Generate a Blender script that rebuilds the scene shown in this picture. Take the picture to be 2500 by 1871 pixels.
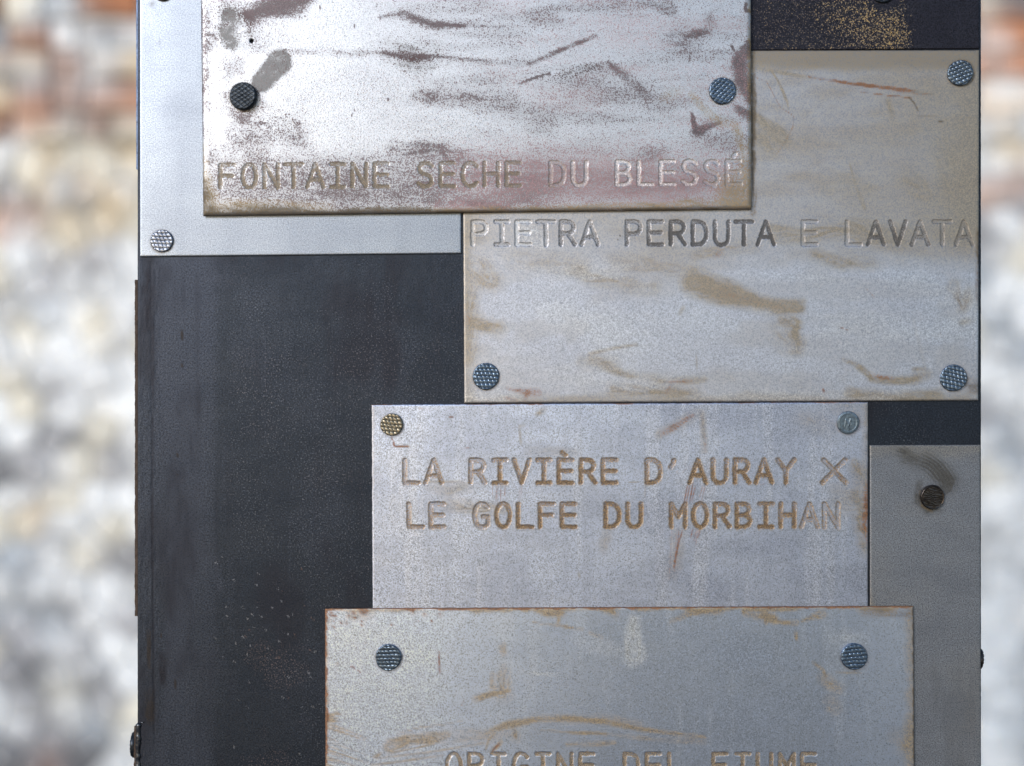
import bpy, math, random
import numpy as np
from mathutils import Vector, Matrix

random.seed(7)
SC = bpy.context.scene
for o in list(bpy.data.objects):
    bpy.data.objects.remove(o)
COL = SC.collection

# ------------------------------------------------------------------ camera, light
S = 0.0002                       # metres of post face for one photograph pixel
FOC = 50.0
D = FOC / 36.0 * 2500 * S        # camera distance to the post's front face
cam = bpy.data.cameras.new('camera')
cam.lens = FOC
cam.sensor_width = 36
cam.clip_start = 0.05
cam.clip_end = 200
cam.dof.use_dof = True
cam.dof.focus_distance = D - 0.002
cam.dof.aperture_fstop = 3.6
cam_o = bpy.data.objects.new('camera', cam)
cam_o.location = (0, -D, 0)
cam_o.rotation_euler = (math.radians(90), 0, 0)
COL.objects.link(cam_o)
SC.camera = cam_o

SUN_EL, SUN_AZ = 20.0, -33.0     # degrees; azimuth measured from straight behind the camera
w = bpy.data.worlds.new('World')
SC.world = w
w.use_nodes = True
nt = w.node_tree
bg = nt.nodes['Background']
sky = nt.nodes.new('ShaderNodeTexSky')
sky.sky_type = 'NISHITA'
sky.sun_disc = False
sky.sun_elevation = math.radians(SUN_EL)
sky.sun_rotation = math.radians(180 - SUN_AZ)
sky.air_density = 1.0
sky.dust_density = 0.6
sky.ozone_density = 2.2
nt.links.new(sky.outputs[0], bg.inputs[0])
bg.inputs[1].default_value = 0.115
sun = bpy.data.lights.new('sun', 'SUN')
sun.energy = 1.5
sun.angle = math.radians(11)
sun.color = (1.0, 0.99, 0.98)
sun_o = bpy.data.objects.new('sun', sun)
a, e = math.radians(SUN_AZ), math.radians(SUN_EL)
sdir = Vector((math.sin(a) * math.cos(e), -math.cos(a) * math.cos(e), math.sin(e)))
sun_o.rotation_euler = sdir.to_track_quat('Z', 'Y').to_euler()
sun_o.location = sdir * 5
COL.objects.link(sun_o)
SC.view_settings.view_transform = 'Standard'
SC.view_settings.look = 'None'
SC.view_settings.exposure = 0.45
SC.view_settings.gamma = 1.0

# ------------------------------------------------------------------ helpers
def wx(px, h=0.0): return (px - 1250.0) * S * (D - h) / D
def wz(py, h=0.0): return (935.5 - py) * S * (D - h) / D

def tag(o, label=None, cat=None, group=None, kind=None):
    if label: o['label'] = label
    if cat: o['category'] = cat
    if group: o['group'] = group
    if kind: o['kind'] = kind
    return o

def link(name, mesh, parent=None, loc=(0, 0, 0), mat=None):
    o = bpy.data.objects.new(name, mesh)
    COL.objects.link(o)
    o.location = loc
    if parent is not None: o.parent = parent
    if mat is not None and mesh is not None: mesh.materials.append(mat)
    return o

RS = np.random.RandomState(11)
TAB = RS.rand(8, 256, 256)
def vnoise(x, y, k=0):
    t = TAB[k % 8]
    xi = np.floor(x).astype(int); yi = np.floor(y).astype(int)
    fx = x - xi; fy = y - yi
    fx = fx * fx * (3 - 2 * fx); fy = fy * fy * (3 - 2 * fy)
    x0 = xi & 255; x1 = (xi + 1) & 255; y0 = yi & 255; y1 = (yi + 1) & 255
    return (t[x0, y0] * (1 - fx) + t[x1, y0] * fx) * (1 - fy) + (t[x0, y1] * (1 - fx) + t[x1, y1] * fx) * fy
def fbm(x, y, sx, sy, k=0, octv=4):
    s = 0; a = 0.5; tot = 0
    for i in range(octv):
        s = s + a * vnoise(x / sx * 2 ** i + 17.3 * k, y / sy * 2 ** i + 9.1 * k + 31 * i, k + i)
        tot += a; a *= 0.55
    return s / tot
def sstep(a, b, x):
    t = np.clip((x - a) / (b - a + 1e-9), 0, 1)
    return t * t * (3 - 2 * t)

def poly_dist(x, y, pts):
    """distance to a polyline and position 0..1 along it"""
    best = np.full(x.shape, 1e9); tt = np.zeros(x.shape)
    n = max(1, len(pts) - 1)
    for i in range(n):
        ax, ay = pts[i][:2]; bx, by = pts[min(i + 1, len(pts) - 1)][:2]
        dx, dy = bx - ax, by - ay
        L = dx * dx + dy * dy
        t = np.clip(((x - ax) * dx + (y - ay) * dy) / L, 0, 1) if L > 0 else np.zeros(x.shape)
        d = np.hypot(x - ax - t * dx, y - ay - t * dy)
        m = d < best
        best[m] = d[m]; tt[m] = (i + t[m]) / n
    return best, tt

class Field:
    """named masks of wear and painted-in shade over the points of one sheet, in photograph pixels"""
    def __init__(s, x, y):
        s.x, s.y, s.m, s.sk = x, y, {}, 1
        s.wx_ = (fbm(x, y, 60, 22, 1, 5) - 0.5); s.wy_ = (fbm(x, y, 70, 26, 3, 5) - 0.5)
        s.st = fbm(x, y, 30, 9, 5, 4)
    def get(s, k):
        if k not in s.m: s.m[k] = np.zeros(s.x.shape)
        return s.m[k]
    def stroke(s, k, pts, wd, st=0.7, soft=0.6, warp=1.0, fade=0.35, tex=0.5, bri=0.65):
        """pts: [(x,y)...]; wd: half width or (start,end); soft: share of the width that fades"""
        w0, w1 = (wd if isinstance(wd, tuple) else (wd, wd))
        R = max(w0, w1) * (1 + soft) + 12
        xs = [p[0] for p in pts]; ys = [p[1] for p in pts]
        idx = np.where((s.x > min(xs) - R) & (s.x < max(xs) + R) & (s.y > min(ys) - R) & (s.y < max(ys) + R))[0]
        if len(idx) == 0: return
        am = min(max(w0, w1) * 1.3, 26) * warp
        X = s.x[idx] + s.wx_[idx] * am; Y = s.y[idx] + s.wy_[idx] * am
        d, t = poly_dist(X, Y, pts)
        LT = sum(math.hypot(pts[i + 1][0] - pts[i][0], pts[i + 1][1] - pts[i][1]) for i in range(len(pts) - 1))
        br = fbm(t * LT + s.sk * 37, d + 0.15 * (s.x[idx] + s.y[idx]), 70, 5, s.sk % 7, 3); s.sk += 1
        if max(w0, w1) > 3.5 and soft > 0.25: soft = min(1.0, soft * 1.35)
        W = w0 + (w1 - w0) * t
        m = 1 - sstep(W * (1 - soft), W * (1 + soft), d)
        if max(w0, w1) > 3.5: m = m * (1 - 0.75 * bri + 1.5 * bri * np.clip(br * 2.2 - 0.6, 0, 1))
        if fade: m = m * (1 - fade * np.abs(t * 2 - 1) ** 2)
        m = m * st * (1 - tex + tex * 1.6 * np.clip(s.st[idx] * 1.5 - 0.15, 0, 1))
        A = s.get(k)
        A[idx] = 1 - (1 - A[idx]) * (1 - np.clip(m, 0, 1))
    def add(s, k, arr):
        A = s.get(k); A[:] = 1 - (1 - A) * (1 - np.clip(arr, 0, 1))

def axis(a, b, step, dense=(), edges=(0.0, 1.0, 2.2, 4.0, 6.5, 9.0)):
    """coordinates from a to b with extra ones near both ends and inside the dense spans"""
    v = [a + e for e in edges] + [b - e for e in edges]
    x = a + edges[-1]
    while x < b - edges[-1]:
        st = step
        for (d0, d1, ds) in dense:
            if d0 - 2 <= x < d1: st = ds
        v.append(x); x += st
    v = sorted(set(round(q, 3) for q in v))
    out = [v[0]]
    for q in v[1:]:
        if q - out[-1] > 0.5: out.append(q)
        elif q == v[-1]: out[-1] = q
    return np.array(out)

NAILS = [(394, 588, 27), (2346, 177, 31), (1186, 919, 32), (2329, 923, 32), (593, 234, 33), (1764, 221, 32), (956, 1037, 27), (2071, 1032, 27), (948, 1606, 32), (2086, 1604, 32)]
GL = {
 'L': [[(0,0),(0,56),(34,56)]],
 'A': [[(-3,56),(17,0),(37,56)],[(4,38),(30,38)]],
 'R': [[(0,56),(0,0),(16,0),(25,2),(30,7),(32,14),(30,22),(25,27),(16,29),(0,29)],[(17,29),(35,56)]],
 'I': [[(2,0),(33,0)],[(17.5,0),(17.5,56)],[(2,56),(33,56)]],
 'V': [[(-2,0),(17,56),(36,0)]],
 'E': [[(32,0),(0,0),(0,56),(33,56)],[(0,27),(30,27)]],
 'È': [[(32,0),(0,0),(0,56),(33,56)],[(0,27),(30,27)],[(8,-18),(17,-10)]],
 'É': [[(32,0),(0,0),(0,56),(33,56)],[(0,27),(30,27)],[(22,-18),(15,-11)]],
 'D': [[(0,0),(0,56),(12,56),(21,54),(28,48),(32,40),(33,28),(32,16),(28,8),(21,2),(12,0),(0,0)]],
 "'": [[(12,1),(10,9),(5,17)]],
 'U': [[(0,0),(0,40),(2,48),(8,55),(16.5,57),(25,55),(31,48),(33,40),(33,0)]],
 'Y': [[(-3,0),(17,27),(37,0)],[(17,27),(17,56)]],
 'X': [[(1,0),(56,56)],[(54,0),(-2,56)]],
 'O': [[(17+17*math.sin(t*math.pi/8), 28-29*math.cos(t*math.pi/8)) for t in range(17)]],
 'G': [[(32,8),(27,2),(18,-1),(9,2),(3,11),(0,28),(3,45),(9,54),(18,57),(27,55),(33,50),(33,31),(21,31)]],
 'F': [[(0,56),(0,0),(33,0)],[(0,27),(29,27)]],
 'M': [[(0,56),(0,0),(17,32),(34,0),(34,56)]],
 'B': [[(0,27),(18,27),(28,31),(33,41),(29,51),(19,56),(0,56),(0,0),(16,0),(26,3),(30,13),(26,23),(18,27)]],
 'H': [[(0,0),(0,56)],[(33,0),(33,56)],[(0,27),(33,27)]],
 'N': [[(0,56),(0,0),(33,56),(33,0)]],
 'S': [[(32,7),(26,1),(16,-1),(7,2),(2,9),(2,16),(7,23),(17,27),(27,32),(32,40),(31,48),(25,55),(16,57),(7,55),(0,49)]],
 'C': [[(34,8),(27,1),(18,-1),(9,2),(3,11),(0,28),(3,45),(9,54),(18,57),(27,55),(35,48)]],
 'P': [[(0,56),(0,0),(18,0),(27,2),(32,8),(33,15),(32,22),(27,28),(18,30),(0,30)]],
 'T': [[(-3,0),(38,0)],[(17.5,0),(17.5,56)]],
}
HW = 5.1      # half width of an engraved stroke

def grid_mesh(name, verts, faces, attrs, uvsmooth=True):
    me = bpy.data.meshes.new(name)
    nv, nf = len(verts), len(faces)
    me.vertices.add(nv); me.vertices.foreach_set('co', np.asarray(verts, dtype=np.float32).ravel())
    me.loops.add(nf * 4); me.loops.foreach_set('vertex_index', np.asarray(faces, dtype=np.int32).ravel())
    me.polygons.add(nf); me.polygons.foreach_set('loop_start', np.arange(0, nf * 4, 4, dtype=np.int32))
    me.polygons.foreach_set('use_smooth', np.ones(nf, dtype=bool))
    me.update(calc_edges=True)
    for k, v in attrs.items():
        at = me.attributes.new(k, 'FLOAT', 'POINT')
        at.data.foreach_set('value', np.asarray(v, dtype=np.float32))
    me.validate()
    return me

def sub(verts, faces, attrs, mask):
    f = faces[mask]
    used = np.unique(f)
    re = np.full(len(verts), -1, dtype=np.int64); re[used] = np.arange(len(used))
    return verts[used], re[f], {k: v[used] for k, v in attrs.items()}

def sheet(name, mat, corners, h0, h1, step=4.5, texts=(), painter=None, bump=None, bevel=2.0, ragged=0.35, parent=None,
          rng=None, extra_dense_x=(), extra_dense_y=(), depth=0.00016):
    """a metal sheet lying on the post: corners (px) TL,TR,BR,BL; back at height h0, front at h1 (metres).
       texts: lines of engraved capitals [(string, x0, y_top, pitch, slope, ink, light)]. Each capital is cut out as a part."""
    TL, TR, BR, BL = corners
    x0 = min(TL[0], BL[0]); x1 = max(TR[0], BR[0]); y0 = min(TL[1], TR[1]); y1 = max(BL[1], BR[1])
    dx = [(t[1] - 8, t[1] + t[3] * len(t[0]), 1.6) for t in texts] + list(extra_dense_x)
    dy = [(t[2] - 22 - abs(t[4]) * len(t[0]) * t[3], t[2] + 70, 1.6) for t in texts] + list(extra_dense_y)
    us = (axis(x0, x1, step, dx) - x0) / (x1 - x0)
    vs = (axis(y0, y1, step, dy) - y0) / (y1 - y0)
    U, V = np.meshgrid(us, vs)           # rows go down
    def lerp(i):
        return (TL[i] * (1 - U) + TR[i] * U) * (1 - V) + (BL[i] * (1 - U) + BR[i] * U) * V
    X, Y = lerp(0), lerp(1)
    nr, nc = X.shape
    eL, eR = U * (x1 - x0), (1 - U) * (x1 - x0)
    eT, eB = V * (y1 - y0), (1 - V) * (y1 - y0)
    # ragged edges
    k = rng or 0
    n1 = lambda q, kk: (fbm(q, q * 0 + 3.7 * kk, 9, 9, kk, 4) - 0.5)
    X = X + ragged * 4 * (n1(Y, k) * np.exp(-eL / 3) + n1(Y, k + 1) * np.exp(-eR / 3))
    Y = Y + ragged * 4 * (n1(X, k + 2) * np.exp(-eT / 3) + n1(X, k + 3) * np.exp(-eB / 3))
    ed = np.minimum(np.minimum(eL, eR), np.minimum(eT, eB))
    H = np.full(X.shape, 0.0)
    t = np.clip(1 - ed / (bevel * 1.9), 0, 1)
    H -= (1 - np.sqrt(np.clip(1 - t * t, 0, 1))) * bevel * S
    xf, yf = X.ravel(), Y.ravel()
    lid = np.full(xf.shape, -1, dtype=int)
    sd = np.full(xf.shape, 99.0)
    ink = np.zeros(xf.shape); lightm = np.zeros(xf.shape); toplet = np.zeros(xf.shape)
    letters = []
    for (txt, tx, ty, pitch, slope, inks, lights) in texts:
        for i, ch in enumerate(txt):
            if ch == ' ': continue
            ox = tx + HW + i * pitch; oy = ty + HW + slope * i * pitch
            ii = np.where((xf > ox - 14) & (xf < ox + 72) & (yf > oy - 32) & (yf < oy + 72))[0]
            if len(ii) == 0: continue
            lx = xf[ii] - ox; ly = yf[ii] - oy
            d = np.full(lx.shape, 99.0)
            for pl in GL[ch]:
                dd, _ = poly_dist(lx, ly, pl)
                d = np.minimum(d, dd)
            d = d - (fbm(xf[ii], yf[ii], 5, 5, 2, 3) - 0.5) * 3.4
            m = d < sd[ii]
            jj = ii[m]
            sd[jj] = d[m]; lid[jj] = len(letters)
            iv = inks[i] if not isinstance(inks, (int, float)) else inks
            lv = lights[i] if not isinstance(lights, (int, float)) else lights
            ink[jj] = iv * (0.75 + 0.45 * np.clip(ly[m] / 56, 0, 1)); lightm[jj] = lv
            letters.append((ch, lid))
    inside = 1 - sstep(HW - 2.2, HW + 1.0, sd)
    Hf = H.ravel() - inside * depth
    # a burr thrown up along the cut
    Hf += 0.00002 * np.exp(-((sd - HW - 1.8) / 1.0) ** 2)
    F = Field(xf, yf)
    F.letter_sd = sd; F.inside = inside
    F.eL, F.eR, F.eT, F.eB = eL.ravel(), eR.ravel(), eT.ravel(), eB.ravel()
    if texts:
        F.add('ink', ink * inside * (0.55 + 0.9 * fbm(xf, yf, 11, 11, 6, 4)))
        F.add('light', lightm * inside)
        F.add('cut', inside)
        F.add('ink', 0.50 * np.exp(-((sd - HW + 0.6) / 1.2) ** 2) * (0.35 + 1.2 * fbm(xf, yf, 14, 14, 1, 3)))  # dirt in the cut edges plus their recess shading, painted as an outline
    if painter: painter(F)
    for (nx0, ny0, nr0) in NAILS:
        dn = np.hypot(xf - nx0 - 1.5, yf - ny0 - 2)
        F.add('dirt_shade', 0.55 * np.exp(-((dn - nr0) / 3.5) ** 2) * (0.4 + 1.1 * fbm(xf, yf, 12, 12, 3, 3)))
    if bump: Hf = Hf + bump(F)
    Zc = (D - h1) / D
    cxp, cyp = (x0 + x1) / 2, (y0 + y1) / 2
    org = Vector((wx(cxp, h1), -h0, wz(cyp, h1)))
    VX = (xf - 1250) * S * Zc - org.x; VZ = (935.5 - yf) * S * Zc - org.z; VY = -(h1 + Hf) + h0
    verts = np.stack([VX, VY, VZ], 1)
    idx = np.arange(nr * nc).reshape(nr, nc)
    q = np.stack([idx[:-1, :-1], idx[1:, :-1], idx[1:, 1:], idx[:-1, 1:]], -1).reshape(-1, 4)   # normal towards -Y
    attrs = dict(F.m)
    # faces per letter
    fl = np.full(len(q), -1, dtype=int)
    if letters:
        sdf = sd[q].min(1); near = sdf < HW + 3.2
        amin = np.argmin(sd[q], 1)
        li = lid[q[np.arange(len(q)), amin]]
        fl[near] = li[near]
    main = fl < 0
    v_, f_, a_ = sub(verts, q, attrs, main)
    # rim walls and back
    per = np.concatenate([idx[0, :-1], idx[:-1, -1], idx[-1, :0:-1], idx[:0:-1, 0]])   # clockwise seen from the front
    top = verts[per]; bot = top.copy(); bot[:, 1] = 0.0
    n = len(per)
    base = len(v_)
    allv = np.concatenate([v_, top, bot])
    ar = np.arange(n); nx_ = (ar + 1) % n
    wall = np.stack([base + ar, base + nx_, base + n + nx_, base + n + ar], 1)
    cs = [0, nc - 1, nc - 1 + nr - 1, 2 * (nc - 1) + nr - 1]
    back = np.array([[base + n + c for c in cs]])
    faces = np.concatenate([f_, wall, back])
    aa = {kk: np.concatenate([vv, attrs[kk][per], attrs[kk][per]]) for kk, vv in a_.items()}
    me = grid_mesh(name, allv, faces, aa)
    o = link(name, me, parent, org if parent is None else org - Vector(parent.location), mat)
    used = sorted(set(fl[fl >= 0].tolist()))
    for L in used:
        lv, lf, la = sub(verts, q, attrs, fl == L)
        lm = grid_mesh('letter', lv, lf, la)
        link('letter', lm, o, (0, 0, 0), mat)
    return o

# ------------------------------------------------------------------ materials
def N(nt, t, **kw):
    n = nt.nodes.new(t)
    for k, v in kw.items(): setattr(n, k, v)
    return n
def MATH(nt, op, a, b=None, clamp=False):
    n = N(nt, 'ShaderNodeMath', operation=op); n.use_clamp = clamp
    for i, v in enumerate((a, b)):
        if v is None: continue
        if isinstance(v, (int, float)): n.inputs[i].default_value = v
        else: nt.links.new(v, n.inputs[i])
    return n.outputs[0]
def RANGE(nt, v, a, b, c=0.0, d=1.0, smooth=False):
    n = N(nt, 'ShaderNodeMapRange'); n.clamp = True
    if smooth: n.interpolation_type = 'SMOOTHSTEP'
    nt.links.new(v, n.inputs[0])
    for i, q in enumerate((a, b, c, d)): n.inputs[i + 1].default_value = q
    return n.outputs[0]
def MIX(nt, f, a, b):
    n = N(nt, 'ShaderNodeMix', data_type='RGBA')
    if isinstance(f, (int, float)): n.inputs[0].default_value = f
    else: nt.links.new(f, n.inputs[0])
    for i, v in ((6, a), (7, b)):
        if isinstance(v, tuple): n.inputs[i].default_value = (*v, 1)
        else: nt.links.new(v, n.inputs[i])
    return n.outputs[2]
def NOISE(nt, co, scale, detail=2.0, rough=0.5, stretch=None, off=0.0):
    m = N(nt, 'ShaderNodeMapping')
    nt.links.new(co, m.inputs[0])
    m.inputs['Location'].default_value = (off, off * 0.7, off * 1.3)
    if stretch: m.inputs['Scale'].default_value = stretch
    n = N(nt, 'ShaderNodeTexNoise')
    n.inputs['Scale'].default_value = scale; n.inputs['Detail'].default_value = detail; n.inputs['Roughness'].default_value = rough
    nt.links.new(m.outputs[0], n.inputs[0])
    return n.outputs[0]

def metal(name, base, base2, layers, rough=0.42, metallic=0.75, grain=1.0, grain_scale=1650, bump=0.45, off=0.0, bumpdist=0.00012,
          cloud=(0.35, 0.65), sparkle=0.0):
    """layers: (attribute, colour, softness, roughness add, metallic factor, streak)"""
    m = bpy.data.materials.new(name); m.use_nodes = True
    nt = m.node_tree; P = nt.nodes['Principled BSDF']
    co = N(nt, 'ShaderNodeTexCoord').outputs['Object']
    fine = NOISE(nt, co, grain_scale, 1.5, 0.6, off=off)
    fine2 = NOISE(nt, co, grain_scale * 2.1, 1.0, 0.5, off=off + 3)
    mid = NOISE(nt, co, 55, 5, 0.6, (0.55, 1, 1.3), off=off + 1)
    fn = RANGE(nt, fine, 0.3, 0.7)
    f2 = RANGE(nt, fine2, 0.3, 0.7)
    gr = MATH(nt, 'ADD', MATH(nt, 'MULTIPLY', fn, 0.7), MATH(nt, 'MULTIPLY', f2, 0.3))
    # base: two tones, broken up by cloud and grain
    cl = RANGE(nt, mid, cloud[0], cloud[1])
    bf = MATH(nt, 'ADD', MATH(nt, 'MULTIPLY', cl, 0.6), MATH(nt, 'MULTIPLY', MATH(nt, 'SUBTRACT', gr, 0.5), 1.1 * grain), clamp=True)
    col = MIX(nt, bf, base, base2)
    ro = MATH(nt, 'ADD', MATH(nt, 'MULTIPLY', MATH(nt, 'SUBTRACT', mid, 0.5), 0.12), rough)
    me_ = None
    met = N(nt, 'ShaderNodeValue'); met.outputs[0].default_value = metallic; me_ = met.outputs[0]
    for lay in layers:
        an, c, soft, radd, mf, amt = lay[:6]; dith = lay[6] if len(lay) > 6 else 0.75
        at = N(nt, 'ShaderNodeAttribute', attribute_name=an)
        v = MATH(nt, 'ADD', MATH(nt, 'SUBTRACT', MATH(nt, 'MULTIPLY', at.outputs['Fac'], 1.15), 0.03), MATH(nt, 'MULTIPLY', MATH(nt, 'SUBTRACT', gr, 0.5), dith))
        f = RANGE(nt, v, 0.5 - soft, 0.5 + soft, smooth=True)
        # nothing where the mask is nil
        f = MATH(nt, 'MULTIPLY', f, RANGE(nt, at.outputs['Fac'], 0.0, 0.12), clamp=True)
        f = MATH(nt, 'MULTIPLY', f, amt)
        if isinstance(c[0], tuple): cc = MIX(nt, RANGE(nt, fine2, 0.4, 0.6), c[0], c[1])
        else: cc = c
        col = MIX(nt, f, col, cc)
        ro = MATH(nt, 'ADD', ro, MATH(nt, 'MULTIPLY', f, radd))
        me_ = MATH(nt, 'MULTIPLY', me_, MATH(nt, 'SUBTRACT', 1.0, MATH(nt, 'MULTIPLY', f, 1 - mf)))
    hs = N(nt, 'ShaderNodeHueSaturation'); nt.links.new(col, hs.inputs['Color'])
    nt.links.new(MATH(nt, 'ADD', MATH(nt, 'MULTIPLY', MATH(nt, 'SUBTRACT', gr, 0.5), 1.55 * grain), 1.0), hs.inputs['Value'])
    nt.links.new(hs.outputs[0], P.inputs['Base Color'])
    nt.links.new(ro, P.inputs['Roughness'])
    nt.links.new(me_, P.inputs['Metallic'])
    b = N(nt, 'ShaderNodeBump'); b.inputs['Strength'].default_value = bump; b.inputs['Distance'].default_value = bumpdist
    hsum = MATH(nt, 'ADD', fine, MATH(nt, 'MULTIPLY', fine2, 0.5))
    nt.links.new(hsum, b.inputs['Height'])
    nt.links.new(b.outputs[0], P.inputs['Normal'])
    return m

TAN = (0.25, 0.185, 0.085)
OCH = (0.27, 0.17, 0.075)
RUST = (0.20, 0.085, 0.035)
PURP = (0.060, 0.031, 0.034)
GREY = (0.085, 0.082, 0.080)
DIRT_SHADE = (0.10, 0.075, 0.045)
L_tan = ('tan', TAN, 0.80, 0.08, 0.8, 0.75)
L_rust = ('rust', RUST, 0.45, 0.12, 0.5, 0.88)
L_dirt_shade = ('dirt_shade', DIRT_SHADE, 0.6, 0.12, 0.5, 0.85)  # layer for grime and for shade painted at plaque edges

M_top = metal('scoured_steel', (0.63, 0.655, 0.71), (0.54, 0.565, 0.62),
              [('grey', GREY, 0.45, 0.08, 0.8, 0.85, 1.4), ('purple', PURP, 0.40, 0.10, 0.6, 0.9, 1.65), ('pink', (0.33, 0.21, 0.22), 0.6, 0.08, 0.8, 0.6, 1.2), L_tan, L_dirt_shade,
               ('light', (0.80, 0.78, 0.78), 0.4, 0.0, 1.0, 0.8), ('ink', ((0.10, 0.075, 0.052), (0.24, 0.195, 0.14)), 0.5, 0.1, 0.6, 0.9, 1.1), ('hole', (0.01, 0.01, 0.012), 0.2, 0.4, 0.0, 1.0)],
              rough=0.40, metallic=0.88, grain=0.9, off=1.0, bump=0.5, grain_scale=1650)
M_left = metal('pale_zinc_sheet', (0.34, 0.38, 0.45), (0.285, 0.32, 0.385),
               [('grey', (0.22, 0.25, 0.31), 0.7, 0.03, 1, 0.6), L_dirt_shade], rough=0.40, metallic=0.9, grain=0.7, off=5.0, bump=0.4)
M_pietra = metal('tarnished_zinc', (0.50, 0.53, 0.62), (0.43, 0.455, 0.54),
                 [L_tan, L_rust, L_dirt_shade, ('light', (0.58, 0.6, 0.64), 0.5, 0, 1, 0.6), ('ink', (0.07, 0.067, 0.068), 0.4, 0.1, 0.6, 0.9, 1.0)],
                 rough=0.40, metallic=0.88, grain=0.6, off=9.0, bump=0.45)
M_riv = metal('lilac_grey_zinc', (0.55, 0.61, 0.77), (0.45, 0.50, 0.64),
              [('grey', (0.25, 0.27, 0.35), 0.6, 0.05, 1, 0.65, 1.3), ('light', (0.66, 0.68, 0.76), 0.8, 0, 1, 0.6), L_tan, L_rust, ('ink', ((0.085, 0.042, 0.020), (0.30, 0.20, 0.095)), 0.40, 0.1, 0.5, 0.95, 1.3), L_dirt_shade],
              rough=0.36, metallic=0.9, grain=0.95, off=13.0, bump=0.45)
M_ori = metal('blue_grey_zinc', (0.68, 0.77, 0.95), (0.56, 0.635, 0.80),
              [('grey', (0.20, 0.235, 0.31), 0.6, 0.05, 1, 0.7, 1.3), ('light', (0.55, 0.58, 0.63), 0.6, 0, 1, 0.7), ('tan', (0.33, 0.235, 0.11), 0.75, 0.08, 0.75, 0.8), L_rust,
               ('ink', ((0.07, 0.045, 0.025), (0.46, 0.36, 0.25)), 0.35, 0.1, 0.7, 0.95), L_dirt_shade],
              rough=0.345, metallic=0.92, grain=0.95, off=17.0, bump=0.45)
M_side = metal('dull_steel_sheet', (0.22, 0.235, 0.265), (0.155, 0.167, 0.195),
               [('tan', (0.24, 0.21, 0.16), 0.5, 0.05, 1, 0.6), ('print', (0.06, 0.055, 0.045), 0.5, 0.08, 0.8, 0.85, 0.4), L_dirt_shade], rough=0.46, metallic=0.7, grain=1.0, off=21.0, bump=0.5, grain_scale=1700)
M_dark = metal('blackened_sheet', (0.030, 0.030, 0.040), (0.020, 0.020, 0.030),
               [('gold', ((0.60, 0.38, 0.11), (0.13, 0.12, 0.13)), 0.16, 0.0, 1.3, 0.9, 1.7), L_dirt_shade], rough=0.5, metallic=0.85, grain=1.0, off=25.0, bump=0.7)
M_post = metal('mill_scale_steel', (0.033, 0.040, 0.055), (0.023, 0.029, 0.041),
               [('light', (0.050, 0.058, 0.080), 0.7, 0.05, 1, 0.8), ('grey', (0.024, 0.024, 0.031), 0.5, 0.1, 1, 0.9), ('rust', (0.12, 0.075, 0.06), 0.3, 0.2, 0.6, 0.5, 1.6),
                ('spark', (0.16, 0.17, 0.20), 0.18, -0.05, 1, 0.6, 1.6), ('dirt_shade', (0.022, 0.017, 0.015), 0.5, 0.1, 0.6, 0.9)], rough=0.44, metallic=0.9, grain=0.65, off=29.0, bump=0.55, grain_scale=1250, bumpdist=0.00010)

def plain_metal(name, c1, c2, rough, metallic=0.8, scale=700, bump=0.3, off=0.0):
    return metal(name, c1, c2, [], rough=rough, metallic=metallic, grain=0.8, grain_scale=scale, bump=bump, off=off, bumpdist=0.00006)
M_nail = {
 'black': plain_metal('blue_black_nail', (0.022, 0.030, 0.042), (0.010, 0.015, 0.022), 0.42, 0.55, off=40),
 'blue': plain_metal('blued_nail', (0.15, 0.205, 0.28), (0.07, 0.095, 0.135), 0.34, 0.85, off=41),
 'steel': plain_metal('bare_nail', (0.13, 0.17, 0.22), (0.06, 0.08, 0.11), 0.34, 0.85, off=42),
 'silver': plain_metal('silver_nail', (0.27, 0.30, 0.37), (0.17, 0.19, 0.24), 0.34, 0.85, off=43),
 'bronze': plain_metal('bronze_nail', (0.27, 0.24, 0.18), (0.13, 0.11, 0.085), 0.34, 0.85, off=44),
 'slate': plain_metal('slate_nail', (0.17, 0.22, 0.27), (0.10, 0.13, 0.15), 0.42, 0.7, off=45),
 'brown': plain_metal('worn_brown_nail', (0.10, 0.085, 0.075), (0.045, 0.038, 0.040), 0.28, 0.9, off=46),
}
M_rustedge = metal('rusted_edge', (0.070, 0.042, 0.028), (0.035, 0.024, 0.020), [], rough=0.7, metallic=0.2, grain=1.0, grain_scale=500, bump=0.8, off=50)
M_blueedge = metal('blue_steel_edge', (0.16, 0.22, 0.36), (0.05, 0.07, 0.12), [], rough=0.4, metallic=0.7, grain=1.0, grain_scale=500, bump=0.6, off=51)
M_bead = metal('weld_metal', (0.10, 0.11, 0.13), (0.03, 0.03, 0.035), [], rough=0.3, metallic=0.8, grain=1.0, grain_scale=700, bump=0.9, off=52)

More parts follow.
